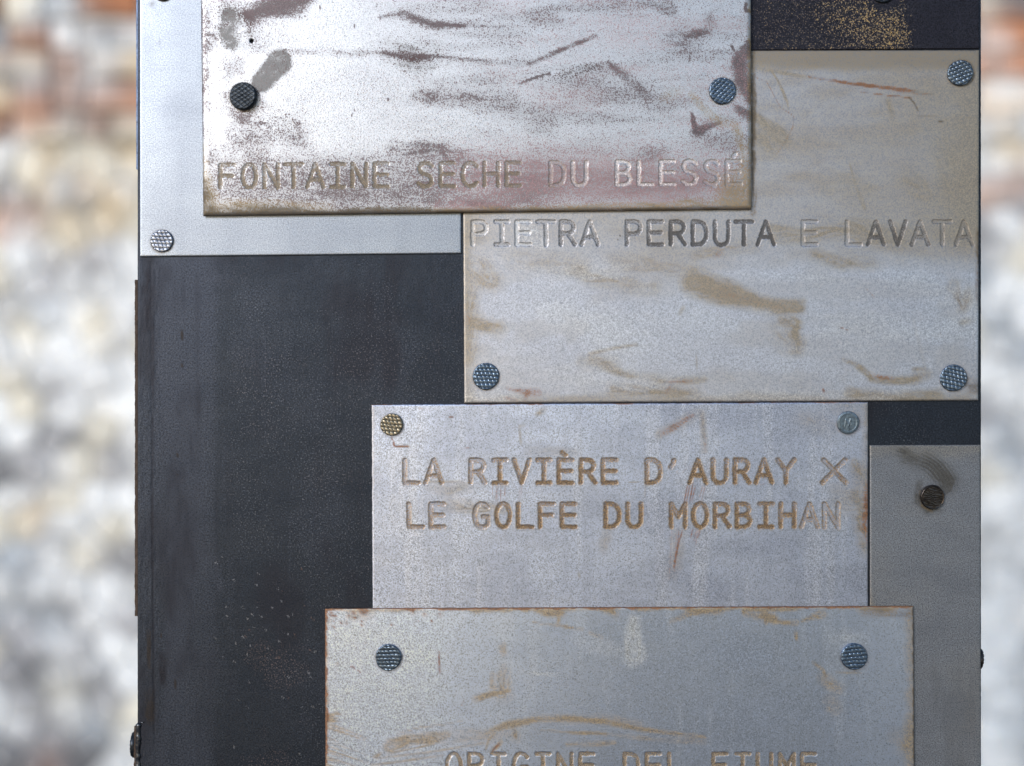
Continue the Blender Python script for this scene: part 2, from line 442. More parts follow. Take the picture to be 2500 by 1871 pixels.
# ------------------------------------------------------------------ nails
def nail_mesh(r, hd, ang, style, seed, pitch=9.0):
    """head radius r px, head height hd m, chequered by two sets of grooves; shank below"""
    rs = np.random.RandomState(seed)
    R = r * S
    rings, segs = 34, 88
    rr = np.concatenate([np.linspace(0, 0.90, rings - 6), np.linspace(0.915, 1.0, 6)])
    th = np.arange(segs) * 2 * math.pi / segs
    # outline is not a true circle
    ph = rs.rand(4) * 6.28
    out = 1 + 0.012 * np.sin(2 * th + ph[0]) + 0.010 * np.sin(3 * th + ph[1]) + 0.006 * np.sin(7 * th + ph[2]) + 0.004 * np.sin(13 * th + ph[3])
    RR, TH = np.meshgrid(rr, th, indexing='ij')
    OUT = np.tile(out, (len(rr), 1))
    x = RR * OUT * np.cos(TH) * R; z = RR * OUT * np.sin(TH) * R
    px, pz = x / S, z / S
    h = np.full(x.shape, hd)
    wob = (fbm(px + 50 + seed * 7, pz + 50, 14, 14, 3, 3) - 0.5)
    if style == 'check':
        for da in (ang, ang + math.radians(68)):
            c, s_ = math.cos(da), math.sin(da)
            q = (px * c + pz * s_ + wob * 3.0) / pitch
            g = np.abs((q % 1) - 0.5) * 2          # 1 on the groove line
            h -= 0.00018 * sstep(0.5, 0.95, g) * (0.55 + 0.9 * fbm(px + 9 * seed, pz, 9, 9, 4, 2))
        h += 0.00012 * wob
    elif style == 'coin':
        h += 0.00025 * (fbm(px + 30 * seed, pz, 9, 18, 2, 4) - 0.5)
        g = np.abs(RR - 0.80); h += 0.00012 * np.exp(-(g / 0.05) ** 2)
        for (sx, sz, ex, ez) in ((-8, -9, -6, 8), (-6, 8, 1, -7), (1, -7, 5, 9), (5, 9, 8, -6)):
            d, _ = poly_dist(px, pz, [(sx, sz), (ex, ez)])
            h += 0.00016 * np.exp(-(d / 1.4) ** 2)
    else:
        c, s_ = math.cos(ang), math.sin(ang)
        q = (px * c + pz * s_ + wob * 12) / 5.0
        h -= 0.00012 * (0.5 + 0.5 * np.sin(q * 6.28)) * (0.3 + 1.2 * fbm(px, pz, 16, 16, 5, 2))
        g = np.abs(RR - 0.93); h += 0.00016 * np.exp(-(g / 0.03) ** 2)
        h += 0.0003 * wob
    rim = np.clip((RR - 0.90) / 0.10, 0, 1)
    h = h - (1 - np.sqrt(1 - np.clip(rim, 0, 1) ** 2 * 0.98)) * hd * 0.38
    v = np.stack([x.ravel(), -h.ravel(), z.ravel()], 1)
    # side wall, underside, shank
    extra = []
    for (k, hh) in ((1.0, hd * 0.25), (0.96, 0.0), (0.35, -0.0001), (0.30, -0.006)):
        extra.append(np.stack([out * np.cos(th) * R * k, np.full(segs, -hh), out * np.sin(th) * R * k], 1))
    v = np.concatenate([v] + extra)
    nr = len(rr) + len(extra)
    i = np.arange(nr * segs).reshape(nr, segs)
    a_ = i[:-1]; b_ = i[1:]
    q = np.stack([a_, np.roll(a_, -1, 1), np.roll(b_, -1, 1), b_], -1).reshape(-1, 4)
    return grid_mesh('nail', v, q, {})

def nail(parent, px, py, h, r, mat, ang=0.5, style='check', hd=0.0016, tilt=(0, 0), seed=1, pitch=9.0, label=None):
    me = nail_mesh(r, hd, ang, style, seed, pitch)
    hc = h + hd
    loc = Vector((wx(px, hc), -h, wz(py, hc)))
    o = link('nail', me, parent, loc - Vector(parent.location), M_nail[mat])
    o.rotation_euler = (math.radians(tilt[0]), 0, math.radians(tilt[1]))
    if label: o['label'] = label
    return o

# ------------------------------------------------------------------ painters (wear and painted-in shade of each sheet)
def lows(F, k, amt, sx, sy, kk, lo=0.45, hi=0.75, mask=1.0):
    F.add(k, amt * sstep(lo, hi, fbm(F.x, F.y, sx, sy, kk, 5)) * mask)

def paint_top(F):
    x, y = F.x, F.y
    P = lambda *a, **k: F.stroke('purple', *a, **k)
    G = lambda *a, **k: F.stroke('grey', *a, **k)
    T = lambda *a, **k: F.stroke('tan', *a, **k)
    F.add('purple', 0.10 + 0.10 * sstep(900, 1500, x) + 0.10 * sstep(300, 420, y)); F.add('pink', 0.30 * sstep(300, 430, y) * sstep(900, 1300, x))
    lows(F, 'purple', 0.26, 150, 50, 1, 0.40, 0.80, sstep(800, 1250, x) * 0.9 + 0.25)
    lows(F, 'purple', 0.26, 210, 30, 4, 0.42, 0.80, sstep(850, 1150, x))
    lows(F, 'purple', 0.35, 60, 60, 2, 0.45, 0.7, 1 - sstep(560, 760, x))
    lows(F, 'pink', 0.35, 190, 40, 6, 0.40, 0.78, sstep(1000, 1500, x))
    P([(605, 38), (655, 15), (735, -12)], (20, 32), 1.0, 0.5, warp=1.2, tex=0.2, bri=0.25, fade=0)
    P([(640, 20), (728, 22)], 18, 0.8, 0.5)
    G([(560, 40), (548, 70), (563, 105)], (24, 16), 0.95, 0.6, bri=0.3, fade=0)
    G([(590, 65), (600, 95)], 30, 0.45, 0.8)
    P([(489, 87), (525, 82)], 4.5, 1.0, 0.4); P([(520, 82), (528, 96)], 5, 0.8)
    P([(495, 110), (520, 112)], 18, 0.4, 0.9)
    P([(490, 20), (492, 330)], 16, 0.5, 0.9); P([(500, 0), (560, 10)], 26, 0.3, 0.9)
    G([(683, 152), (662, 175), (640, 200)], (32, 26), 0.9, 0.25, warp=0.3, tex=0.2, bri=0.2, fade=0)
    G([(640, 200), (612, 232)], (18, 10), 0.75, 0.4, warp=0.5)
    P([(560, 240), (600, 285), (630, 262)], 22, 0.5, 0.9)
    P([(575, 340), (610, 318), (650, 322)], 24, 0.55, 0.9); P([(720, 300), (733, 345), (700, 330)], 20, 0.45, 0.9)
    G([(640, 300), (735, 300)], 36, 0.25, 0.9)
    P([(925, 44), (985, 34)], (3, 7), 0.65, 0.7); P([(985, 36), (1050, 58), (1080, 63)], 10, 0.7, 0.7)
    P([(1060, 62), (1135, 63)], 5.5, 0.95, 0.6); P([(1130, 63), (1230, 66)], 3, 0.35, 0.8)
    P([(700, 128), (935, 130)], 7, 0.28, 0.9); P([(938, 132), (1045, 142)], (7, 9), 1.0, 0.6, fade=0.3, tex=0.1, bri=0.3)
    P([(925, 128), (1070, 138), (1200, 150)], (4, 3), 0.75, 0.9, warp=0.2); P([(1100, 148), (1290, 157)], 6, 0.30, 0.9, warp=0.2)
    G([(960, 130), (1050, 140)], 34, 0.42, 0.9); G([(1010, 165), (1040, 160)], 20, 0.3, 0.9)
    P([(1293, 156), (1380, 118), (1455, 88)], (5, 4), 0.8, 0.7, warp=0.15); P([(1265, 206), (1305, 190), (1342, 180)], 2.8, 0.95, 0.4)
    G([(1370, 192), (1415, 170), (1470, 158)], (12, 7), 0.55, 0.8); P([(1483, 155), (1510, 175), (1530, 188)], (6, 10), 0.6, 0.95)
    P([(1530, 188), (1560, 215), (1582, 236)], 10, 0.42, 0.95)
    P([(1020, 232), (1080, 240), (1250, 248)], 14, 0.5, 0.9); P([(1100, 205), (1060, 230)], 20, 0.25, 0.9)
    P([(960, 360), (1080, 365), (1120, 385)], 16, 0.6, 0.9); P([(1078, 374), (1088, 384)], 5, 0.6, 0.5)
    P([(1040, 495), (1160, 500), (1240, 508)], (7, 12), 0.6, 0.8); F.stroke('pink', [(1080, 505), (1230, 510)], 14, 0.9, 0.8)
    P([(530, 430), (900, 445), (1300, 430)], 50, 0.50, 0.9, bri=0.3)
    P([(520, 490), (900, 490), (1300, 480)], 22, 0.35, 0.9, bri=0.3); F.stroke('tan', [(505, 455), (520, 505), (800, 508)], 14, 0.6, 0.9)
    F.stroke('pink', [(1150, 430), (1500, 440), (1750, 440)], 55, 0.6, 0.9); F.stroke('pink', [(1540, 470), (1700, 455)], 24, 0.55, 0.9)
    P([(1250, 460), (1400, 430), (1680, 450)], 34, 0.35, 0.9); P([(1560, 385), (1620, 370)], 16, 0.35, 0.9)
    P([(1836, 108), (1808, 150), (1812, 185), (1836, 232)], (16, 20), 1.0, 0.45, tex=0.2, bri=0.25, fade=0)
    P([(1688, 276), (1700, 318), (1712, 322)], (4, 11), 1.0, 0.5, tex=0.2); P([(1700, 322), (1755, 300)], (12, 4), 0.8, 0.6)
    P([(1795, 262), (1832, 284)], 9, 0.75, 0.8); P([(1670, 92), (1722, 74)], (4, 11), 0.8, 0.7); P([(1735, 38), (1740, 60)], 14, 0.5, 0.9)
    P([(1650, 92), (1690, 100)], 30, 0.4, 0.9); P([(1560, -2), (1640, 25), (1625, 0)], 12, 0.5, 0.9); P([(1440, 5), (1560, 12)], 14, 0.35, 0.9)
    P([(1786, 112), (1792, 122)], 3, 0.9, 0.4); P([(1684, 132), (1683, 150)], 1.8, 0.8)
    for (a_, b_) in ((948, 240), (783, 18), (866, 62), (866, 267), (860, 280), (920, 12)): P([(a_, b_), (a_ - 1, b_ + 5)], 2, 0.9, 0.3)
    P([(1822, 6), (1820, 24), (1830, 28)], 4, 1.0, 0.4)
    T([(497, 360), (500, 525)], (8, 22), 0.6, 0.7); F.stroke('dirt_shade', [(494, 440), (500, 520)], (8, 26), 0.85, 0.7, warp=0.6)
    F.stroke('dirt_shade', [(495, 522), (760, 519), (1050, 514)], (17, 6), 1.0, 0.7, bri=0.2)
    F.stroke('dirt_shade', [(495, 526), (900, 522), (1400, 516), (1834, 509)], 4.5, 0.95, 0.5, warp=0.1, tex=0.1)  # brown edge stain plus the bottom bevel's shade, painted into the colour
    T([(1000, 518), (1500, 508), (1834, 500)], (5, 14), 0.8, 0.8); T([(1800, 500), (1836, 440)], 40, 0.85, 0.8); T([(1770, 460), (1800, 500)], 26, 0.6, 0.7)
    T([(1833, -5), (1834, 510)], 6, 0.8, 0.8)
    T([(1690, 232), (1720, 270), (1760, 298), (1795, 305), (1812, 360), (1822, 440)], (8, 9), 0.55, 0.7, warp=0.4)
    T([(1620, 240), (1660, 220)], 12, 0.2, 0.9)
    d = np.hypot(x - 614, y - 100); F.add('hole', 1 - sstep(4.0, 5.6, d)); F.hole = (614, 100, 4.6)

def bump_top(F):
    d = np.hypot(F.x - 614, F.y - 100)
    h = -0.0016 * (1 - sstep(3.4, 5.6, d))
    h += 0.00005 * (fbm(F.x, F.y, 240, 160, 3, 2) - 0.5)
    return h

def paint_left(F):
    x_ = F.x
    G = lambda *a, **k: F.stroke('grey', *a, **k)
    lows(F, 'grey', 0.45, 60, 200, 2, 0.45, 0.75)
    F.add('grey', 0.35 * sstep(395, 450, x_ + 30 * F.wx_)); G([(440, 260), (420, 300)], 36, 0.65, 0.8); G([(460, 240), (480, 290)], 26, 0.5, 0.8)
    G([(341, 540), (520, 550), (800, 545), (1120, 560)], 26, 0.35, 0.9); G([(360, 560), (400, 555)], 34, 0.45, 0.9)
    F.stroke('dirt_shade', [(368, 12), (376, 4)], 6, 0.5, 0.8); F.stroke('grey', [(392, 96), (388, 112)], 3, 1.0, 0.5)
    F.stroke('grey', [(385, 34), (386, 40)], 2, 0.9, 0.5); F.stroke('dirt_shade', [(441, 480), (442, 482)], 1.6, 0.8, 0.5)
    F.stroke('grey', [(700, 590), (900, 560)], 24, 0.3, 0.9)

def paint_pietra(F):
    x, y = F.x, F.y
    T = lambda *a, **k: F.stroke('tan', *a, **k)
    R = lambda *a, **k: F.stroke('rust', *a, **k)
    up = 1 - sstep(560, 680, y)
    F.add('tan', 0.38 * up + 0.03 + 0.25 * up * sstep(1850, 2350, x))
    lows(F, 'tan', 0.45, 260, 60, 3, 0.40, 0.80, 0.3 + 0.7 * up)
    lows(F, 'tan', 0.35, 120, 60, 5, 0.5, 0.75, 0.4 + 0.6 * up)
    lows(F, 'tan', 0.6, 120, 130, 1, 0.30, 0.62, sstep(2200, 2380, x) * up)
    F.add('tan', 0.82 * (1 - sstep(158, 184, y + (fbm(x, y, 120, 40, 2, 4) - 0.5) * 24)))
    F.add('dirt_shade', 0.26 * (1 - sstep(150, 182, y + (fbm(x, y, 120, 40, 2, 4) - 0.5) * 24)))
    F.add('tan', 0.65 * (1 - sstep(10, 90, F.eR + 40 * F.wx_)) * (1 - sstep(540, 640, y)))
    F.add('tan', 0.55 * (1 - sstep(4, 36, F.eL + 40 * F.wx_)))
    F.add('tan', 0.6 * (1 - sstep(2, 30, F.eB + 40 * F.wy_)))
    T([(1850, 168), (1920, 180), (1988, 191)], (3, 5), 0.7, 0.6, warp=0.1)
    R([(1975, 188), (2069, 203), (2231, 223)], (3.0, 5.0), 0.9, 0.35, warp=0.08, tex=0.15); T([(2231, 223), (2290, 233)], (5, 1.5), 0.7, 0.5, warp=0.1)
    R([(2095, 224), (2180, 235), (2225, 239)], (1.2, 2.2), 0.75, 0.5, warp=0.1, tex=0.2); R([(2190, 226), (2275, 231)], 1.6, 0.5, 0.5, warp=0.1)
    T([(1870, 155), (1898, 195), (1912, 225), (1922, 250)], (1.5, 4), 0.9, 0.4, warp=0.1); T([(1922, 250), (1925, 268)], 1.6, 0.6, 0.5, warp=0.1)
    R([(1842, 188), (1872, 200), (1905, 262), (1938, 284), (1936, 310), (1915, 350), (1893, 380)], 1.3, 0.5, 0.5, warp=0.15, tex=0.3)
    T([(1846, 288), (1880, 312), (1915, 342)], (12, 18), 1.0, 0.35, warp=0.4, tex=0.2); T([(1850, 330), (1895, 372)], 14, 0.6, 0.8)
    F.stroke('dirt_shade', [(1838, 120), (1839, 290), (1839, 520)], 6, 0.85, 0.8)  # painted shadow beside the right edge of the plaque lying on top
    T([(2168, 246), (2176, 282)], 7, 0.6, 0.7); F.stroke('dirt_shade', [(2219, 238), (2232, 252), (2241, 270)], 2.2, 0.8, 0.4, warp=0.1)
    T([(2075, 402), (2088, 450), (2112, 510)], (2, 5), 0.6, 0.6, warp=0.2); F.stroke('dirt_shade', [(2290, 298), (2310, 294)], 1.5, 0.8); F.stroke('dirt_shade', [(2240, 284), (2380, 287)], 1.3, 0.4)
    T([(2210, 440), (2260, 480)], 18, 0.6, 0.8); T([(2310, 330), (2340, 480)], 34, 0.5, 0.9)
    T([(1890, 575), (2080, 560), (2200, 590)], (14, 22), 0.75, 0.7); T([(1870, 555), (1930, 560)], 8, 0.5)
    T([(1990, 620), (2060, 645), (2130, 640)], 14, 0.7, 0.7); T([(1700, 625), (1770, 605), (1840, 600)], 13, 0.5, 0.8); R([(1748, 625), (1760, 612)], 8, 0.28, 0.9)
    T([(1700, 690), (1764, 712), (1850, 740), (1955, 752)], (34, 17), 1.0, 0.4, warp=0.8, tex=0.2, bri=0.35, fade=0.1)
    R([(1700, 690), (1764, 712), (1850, 740), (1955, 752)], (22, 13), 0.16, 0.9, warp=0.8)
    T([(1905, 780), (1940, 790), (1948, 850)], (10, 17), 0.8, 0.6); T([(1900, 800), (1930, 840)], 24, 0.35, 0.9); T([(1668, 750), (1662, 765)], 5, 0.5)
    T([(1140, 640), (1200, 682)], 26, 0.75, 0.7); T([(1150, 700), (1142, 880)], 20, 0.6, 0.8); T([(1160, 790), (1222, 803)], 15, 0.75, 0.6)
    T([(1400, 655), (1440, 680), (1520, 690), (1600, 700)], 16, 0.65, 0.8); T([(1260, 640), (1420, 650)], 24, 0.4, 0.9); T([(1500, 640), (1680, 660)], 18, 0.4, 0.9)
    T([(1440, 866), (1500, 850), (1555, 842)], (5, 3), 0.7, 0.6); T([(1420, 885), (1500, 885)], 14, 0.5, 0.8)
    T([(1450, 880), (1520, 915), (1620, 930), (1720, 928)], (10, 7), 0.7, 0.7); R([(1620, 932), (1690, 930)], 2.5, 0.5, 0.6)
    T([(1500, 950), (1620, 958), (1700, 962)], 13, 0.7, 0.8); R([(1640, 935), (1625, 960)], 6, 0.3, 0.8)
    R([(1240, 948), (1290, 955), (1312, 962)], (6, 13), 0.62, 0.7); R([(1290, 955), (1282, 975)], 5, 0.5); R([(1232, 972), (1262, 978)], 4, 0.5)
    R([(1140, 760), (1142, 790)], 8, 0.3, 0.9)
    T([(2062, 880), (2100, 900), (2130, 925), (2220, 930), (2260, 915)], (4, 12), 0.9, 0.6); R([(2122, 914), (2180, 925)], 5, 0.5, 0.6)
    T([(2230, 903), (2255, 900)], 5, 0.8, 0.5); T([(2075, 960), (2180, 975), (2290, 968)], 13, 0.85, 0.7); F.stroke('dirt_shade', [(2368, 936), (2388, 950)], 13, 0.6, 0.8)
    T([(2230, 780), (2260, 905)], 4, 0.12)
    F.stroke('dirt_shade', [(2335, 720), (2345, 748), (2355, 752), (2362, 730)], 4, 0.7, 0.7); T([(2330, 700), (2350, 750), (2368, 710)], 13, 0.7, 0.7); T([(2345, 790), (2372, 782)], 7, 0.8, 0.6)
    F.stroke('dirt_shade', [(2388, 560), (2387, 760)], 5, 0.6, 0.8); R([(2387, 640), (2387, 700)], 4, 0.5, 0.7)
    R([(2046, 798), (2070, 806)], 1.5, 0.8, 0.4, warp=0.1); R([(2009, 952), (2010, 956)], 3.5, 0.8); R([(2110, 700), (2135, 726)], 1.4, 0.5, warp=0.1)
    T([(1700, 870), (1702, 900)], 2, 0.4)
    for (a_, b_) in ((2296, 814), (1880, 560), (1513, 575), (1508, 585)): F.stroke('dirt_shade', [(a_, b_), (a_ + 1, b_ + 2)], 1.8, 0.9, 0.4)
    F.add('light', 0.35 * sstep(0.5, 0.7, fbm(x, y, 300, 60, 7, 4)) * sstep(600, 680, y))
    # a clean window round one capital
    F.stroke('light', [(1280, 560), (1320, 590)], 20, 0.5, 0.7)

def paint_riv(F):
    x, y = F.x, F.y
    T = lambda *a, **k: F.stroke('tan', *a, **k)
    R = lambda *a, **k: F.stroke('rust', *a, **k)
    ring = np.exp(-((F.letter_sd - HW - 0.6) / 1.6) ** 2)
    F.add('tan', ring * 0.75)
    F.add('grey', 0.40 * sstep(1050, 2000, x)); lows(F, 'light', 0.32, 34, 420, 2, 0.50, 0.75); lows(F, 'grey', 0.2, 26, 380, 6, 0.5, 0.72)  # painted falloff of the sheen: grey rises towards the right end
    lows(F, 'grey', 0.55, 260, 90, 2, 0.42, 0.7, sstep(1150, 1500, x) * 0.8 + 0.1)
    lows(F, 'grey', 0.3, 160, 60, 5, 0.45, 0.7)
    F.add('rust', 0.85 * (1 - sstep(0.3, 2.4, F.eT + 2.0 * (F.st - 0.5) * 4)) * sstep(0.35, 0.6, fbm(x, y, 60, 60, 4, 3)))
    F.add('tan', 0.35 * (1 - sstep(1, 10, F.eL + 10 * F.wx_)) * sstep(1300, 1050, y))
    R([(1616, 1058), (1650, 1040), (1694, 1013)], (8, 4), 0.62, 0.6, warp=0.5); T([(1610, 1060), (1700, 1010)], 11, 0.5, 0.8)
    T([(1312, 1010), (1330, 1000)], 6, 0.75, 0.6)
    R([(956, 1066), (960, 1078), (963, 1090), (996, 1090)], 1.5, 0.95, 0.4, warp=0.2); T([(975, 1090), (998, 1090)], 2.5, 0.9)
    R([(1127, 1092), (1150, 1094)], 1.2, 0.7); R([(1022, 998), (1045, 999)], 1.6, 0.7); R([(1095, 1018), (1110, 1020)], 1, 0.7)
    T([(1268, 1040), (1272, 1085)], 3, 0.5); T([(1268, 1040), (1280, 1038)], 3, 0.4)
    T([(1715, 1010), (1720, 1100)], 7, 0.45, 0.8, warp=0.2); R([(1722, 1060), (1721, 1100)], 3, 0.3)
    for (a_, l, s_) in ((1203, 32, .5), (1212, 42, .6), (1216, 48, .6), (1223, 46, .6), (1233, 26, .7), (1268, 40, .4), (1272, 55, .4), (1275, 30, .4)):
        R([(a_, 1184), (a_ - 1, 1184 + l)], 1.1, s_, 0.4, warp=0.05, tex=0.3)
    for (a_, b_, l, s_) in ((1678, 1186, 48, .7), (1684, 1184, 48, .6), (1692, 1180, 50, .75), (1698, 1186, 38, .6), (1716, 1186, 30, .4), (1722, 1186, 36, .4)):
        R([(a_, b_), (a_ - 9, b_ + l)], 2.0, s_, 0.5, warp=0.1, tex=0.3)
    for (a_, l, s_) in ((1700, 30, .5), (1704, 40, .4), (1710, 22, .6), (1692, 20, .7), (1640, 130, .3), (1652, 110, .35), (1658, 60, .5)):
        R([(a_, 1292), (a_ - 6, 1292 + l)], 2.0, s_, 0.6, warp=0.1, tex=0.3)
    R([(1666, 1296), (1656, 1330), (1645, 1385)], (2, 3), 0.7, 0.5, warp=0.3); T([(1660, 1300), (1640, 1400)], 14, 0.35, 0.9)
    T([(1480, 1300), (1474, 1340)], 12, 0.4, 0.9); T([(1414, 1400), (1416, 1410)], 3, 0.5)
    T([(1050, 1185), (1100, 1200), (1140, 1190)], 13, 0.42, 0.9); T([(1095, 1232), (1150, 1242), (1190, 1250)], 13, 0.7, 0.8)
    T([(1040, 1175), (1130, 1178)], 3, 0.5); T([(1200, 1235), (1230, 1250)], 8, 0.4)
    T([(1560, 1177), (1535, 1178)], 1.5, 0.6, warp=0.1); T([(1575, 1184), (1575, 1215)], 1.5, 0.5, warp=0.1)
    T([(2086, 1130), (2118, 1180)], 12, 0.6, 0.8); T([(2100, 1150), (2108, 1290), (2119, 1340)], 18, 0.8, 0.7)
    R([(2119, 1180), (2115, 1240), (2112, 1290), (2119, 1320)], 8, 0.8, 0.6); F.stroke('dirt_shade', [(2120, 1130), (2120, 1480)], 2.2, 0.9, 0.5)
    T([(2056, 1215), (2085, 1232)], 26, 0.55, 0.8); T([(2050, 990), (2110, 1010)], 22, 0.35, 0.9); T([(2118, 990), (2118, 1140)], 10, 0.5, 0.9)
    T([(1960, 1020), (2040, 1050)], 26, 0.25, 0.9); T([(1290, 1100), (1400, 1110)], 12, 0.25, 0.9)
    # hairs of rust bleeding from the strokes
    rs = np.random.RandomState(5)
    for i in range(90):
        a_ = rs.uniform(1650, 1880); b_ = rs.uniform(1122, 1186)
        R([(a_, b_), (a_ + rs.uniform(3, 7), b_ + rs.uniform(-5, -1))], 0.9, 0.35, 0.4, warp=0)

def paint_ori(F):
    x, y = F.x, F.y
    T = lambda *a, **k: F.stroke('tan', *a, **k)
    R = lambda *a, **k: F.stroke('rust', *a, **k)
    ed = F.st - 0.5
    F.add('rust', 0.95 * (1 - sstep(2.0, 6.5, F.eL + 14 * ed)))
    F.add('rust', 0.95 * (1 - sstep(1.5, 5.0, F.eT + 12 * ed)))
    lowt = fbm(x, y, 40, 40, 3, 3)
    F.add('tan', 0.9 * (1 - sstep(3, 12, F.eT - 18 * (lowt - 0.52))))
    F.add('tan', 0.7 * (1 - sstep(3, 10, F.eL - 10 * (lowt - 0.5))))
    F.add('dirt_shade', 0.85 * (1 - sstep(1, 5, F.eR + 8 * ed))); F.add('tan', 0.6 * (1 - sstep(3, 30, F.eR + 20 * F.wx_)))
    rs = np.random.RandomState(3)
    for (a_, b_, r_) in ((862, 1497, 6), (888, 1491, 11), (808, 1500, 6), (833, 1521, 3), (845, 1520, 3), (852, 1505, 3), (1008, 1492, 4.5), (1036, 1500, 3), (1072, 1499, 3.5),
                         (882, 1526, 2), (813, 1531, 2.5), (955, 1525, 1.8), (1053, 1517, 1.8), (800, 1516, 4), (863, 1508, 3), (823, 1622, 2), (818, 1505, 3)):
        R([(a_, b_), (a_ + 1, b_)], r_, 1.0, 0.35, warp=0.3, tex=0.1)
        T([(a_, b_), (a_ + 2, b_)], r_ * 2.0, 0.5, 0.8)
    for i in range(40):
        a_, b_ = 800 + rs.exponential(60), 1492 + rs.exponential(22)
        R([(a_, b_), (a_ + 1, b_)], rs.uniform(0.8, 1.8), 0.8, 0.4, warp=0.2)
    T([(1150, 1488), (1200, 1491)], 7, 0.8); T([(1305, 1490), (1340, 1497), (1372, 1496)], (6, 11), 0.95, 0.5); T([(1365, 1505), (1362, 1520)], 5, 0.6)
    T([(1480, 1488), (1500, 1498)], 9, 0.8); T([(1640, 1515), (1690, 1497), (1760, 1490)], (5, 9), 0.85, 0.6); T([(1700, 1495), (1760, 1492)], 6, 0.6)
    T([(1830, 1492), (1880, 1510), (1890, 1520)], (14, 8), 0.75, 0.7); T([(1875, 1515), (1915, 1522), (1945, 1521)], 6, 0.95, 0.5)
    T([(1960, 1518), (1985, 1505), (2010, 1500)], (4, 9), 0.9, 0.5); T([(1870, 1500), (1868, 1522)], 5, 0.7); T([(2100, 1490), (2180, 1496)], 9, 0.7, 0.7)
    F.stroke('dirt_shade', [(2110, 1494), (2220, 1500)], 10, 0.5, 0.9); F.stroke('dirt_shade', [(2228, 1486), (2215, 1500)], 14, 0.6, 0.9)
    T([(1300, 1520), (1370, 1528), (1420, 1535)], (2, 4), 0.7, 0.6); T([(1440, 1545), (1470, 1555)], 4, 0.5); T([(1942, 1545), (1944, 1560)], 4, 0.8); T([(1815, 1492), (1816, 1496)], 4, 0.9)
    R([(1071, 1590), (1072, 1612), (1074, 1642)], (1.2, 4), 0.85, 0.5, warp=0.1); T([(1227, 1580), (1228, 1596)], 9, 0.65, 0.6)
    T([(1228, 1635), (1225, 1690)], (12, 24), 0.6, 0.8); T([(1162, 1708), (1190, 1697), (1245, 1684)], (9, 4), 0.95, 0.5); T([(1202, 1645), (1200, 1680)], 5, 0.5)
    R([(856, 1628), (880, 1626)], 1.2, 0.8, 0.4, warp=0.1); R([(862, 1630), (885, 1645)], 1.2, 0.7, 0.4, warp=0.1)
    R([(1135, 1706), (1127, 1722), (1142, 1724)], 1.1, 0.5, 0.4, warp=0.1); R([(912, 1718), (926, 1713)], 1, 0.5, warp=0.1)
    T([(955, 1825), (1005, 1805), (1090, 1795)], (16, 10), 0.95, 0.5, warp=0.7); T([(1090, 1800), (1240, 1792)], 16, 0.35, 0.9)
    for (p, w_, s_) in (([(970, 1792), (1030, 1775), (1090, 1768)], 2, .5), ([(955, 1838), (1020, 1826), (1060, 1816)], 2.4, .7), ([(920, 1852), (1040, 1838), (1180, 1815)], 3, .5),
                        ([(905, 1868), (960, 1862), (1080, 1845)], 3, .6), ([(915, 1848), (930, 1840)], 4, .6), ([(1050, 1775), (1130, 1760)], 1.5, .4)):
        T(p, w_, s_, 0.6, warp=0.15)
    T([(1190, 1788), (1240, 1766), (1310, 1757), (1380, 1754), (1470, 1762), (1560, 1780), (1720, 1800)], (7, 5), 0.9, 0.5, warp=0.35)
    T([(1200, 1782), (1290, 1764)], 6, 0.8, 0.5, warp=0.2); T([(1300, 1756), (1460, 1757), (1560, 1770)], 10, 0.4, 0.9)
    T([(1320, 1783), (1410, 1790), (1480, 1792)], (2, 4), 0.85, 0.5, warp=0.15); T([(1480, 1792), (1600, 1806), (1720, 1812)], (4, 6), 0.55, 0.8)
    T([(1255, 1788), (1262, 1803)], 10, 0.7, 0.7); T([(1208, 1790), (1192, 1808), (1186, 1830)], 3, 0.6, 0.6); T([(1385, 1818), (1440, 1818), (1500, 1815)], 5, 0.7, 0.7)
    R([(1220, 1815), (1205, 1830), (1195, 1848)], (3, 2), 0.6, 0.5, warp=0.2); T([(1225, 1812), (1200, 1835)], 5, 0.7)
    for i in range(26):
        b_ = rs.uniform(1740, 1870); L = rs.uniform(15, 120); s_ = rs.uniform(0.25, 0.6)
        T([(797, b_), (797 + L * 0.5, b_ + L * 0.16), (797 + L, b_ + L * rs.uniform(0.3, 0.45))], (2.6, 0.8), s_, 0.6, warp=0.15)
    for i in range(8):
        b_ = rs.uniform(1745, 1765); T([(797, b_), (825 + rs.uniform(0, 14), b_ + rs.uniform(-8, 8))], (3.5, 0.8), 0.8, 0.5, warp=0.2)
    R([(795, 1735), (800, 1760)], 5, 0.8); R([(795, 1785), (799, 1800)], 5, 0.6); R([(795, 1815), (800, 1830)], 6, 0.7)
    T([(1985, 1616), (2008, 1635), (2015, 1650)], (3, 5), 0.6, 0.6); T([(2010, 1655), (2045, 1680)], 13, 0.55, 0.7); T([(2025, 1712), (2040, 1730)], 15, 0.4, 0.8)
    T([(2042, 1641), (2100, 1642)], 2.5, 0.6); T([(2222, 1780), (2222, 1850)], 16, 0.6, 0.8); T([(2195, 1800), (2220, 1820)], 22, 0.4, 0.9)
    gx = sstep(950, 1650, x) * (0.45 + 0.55 * (1 - sstep(1950, 2200, x) * 0.6))
    F.add('grey', 0.70 * gx)  # left-to-right loss of reflected light, painted in as grey
    lows(F, 'grey', 0.30, 110, 70, 4, 0.40, 0.75, gx * sstep(1500, 1560, y)); lows(F, 'light', 0.15, 30, 260, 2, 0.50, 0.75)
    F.stroke('light', [(1545, 1515), (1545, 1570), (1548, 1600)], (16, 26), 0.95, 0.35, warp=0.4, tex=0.2)
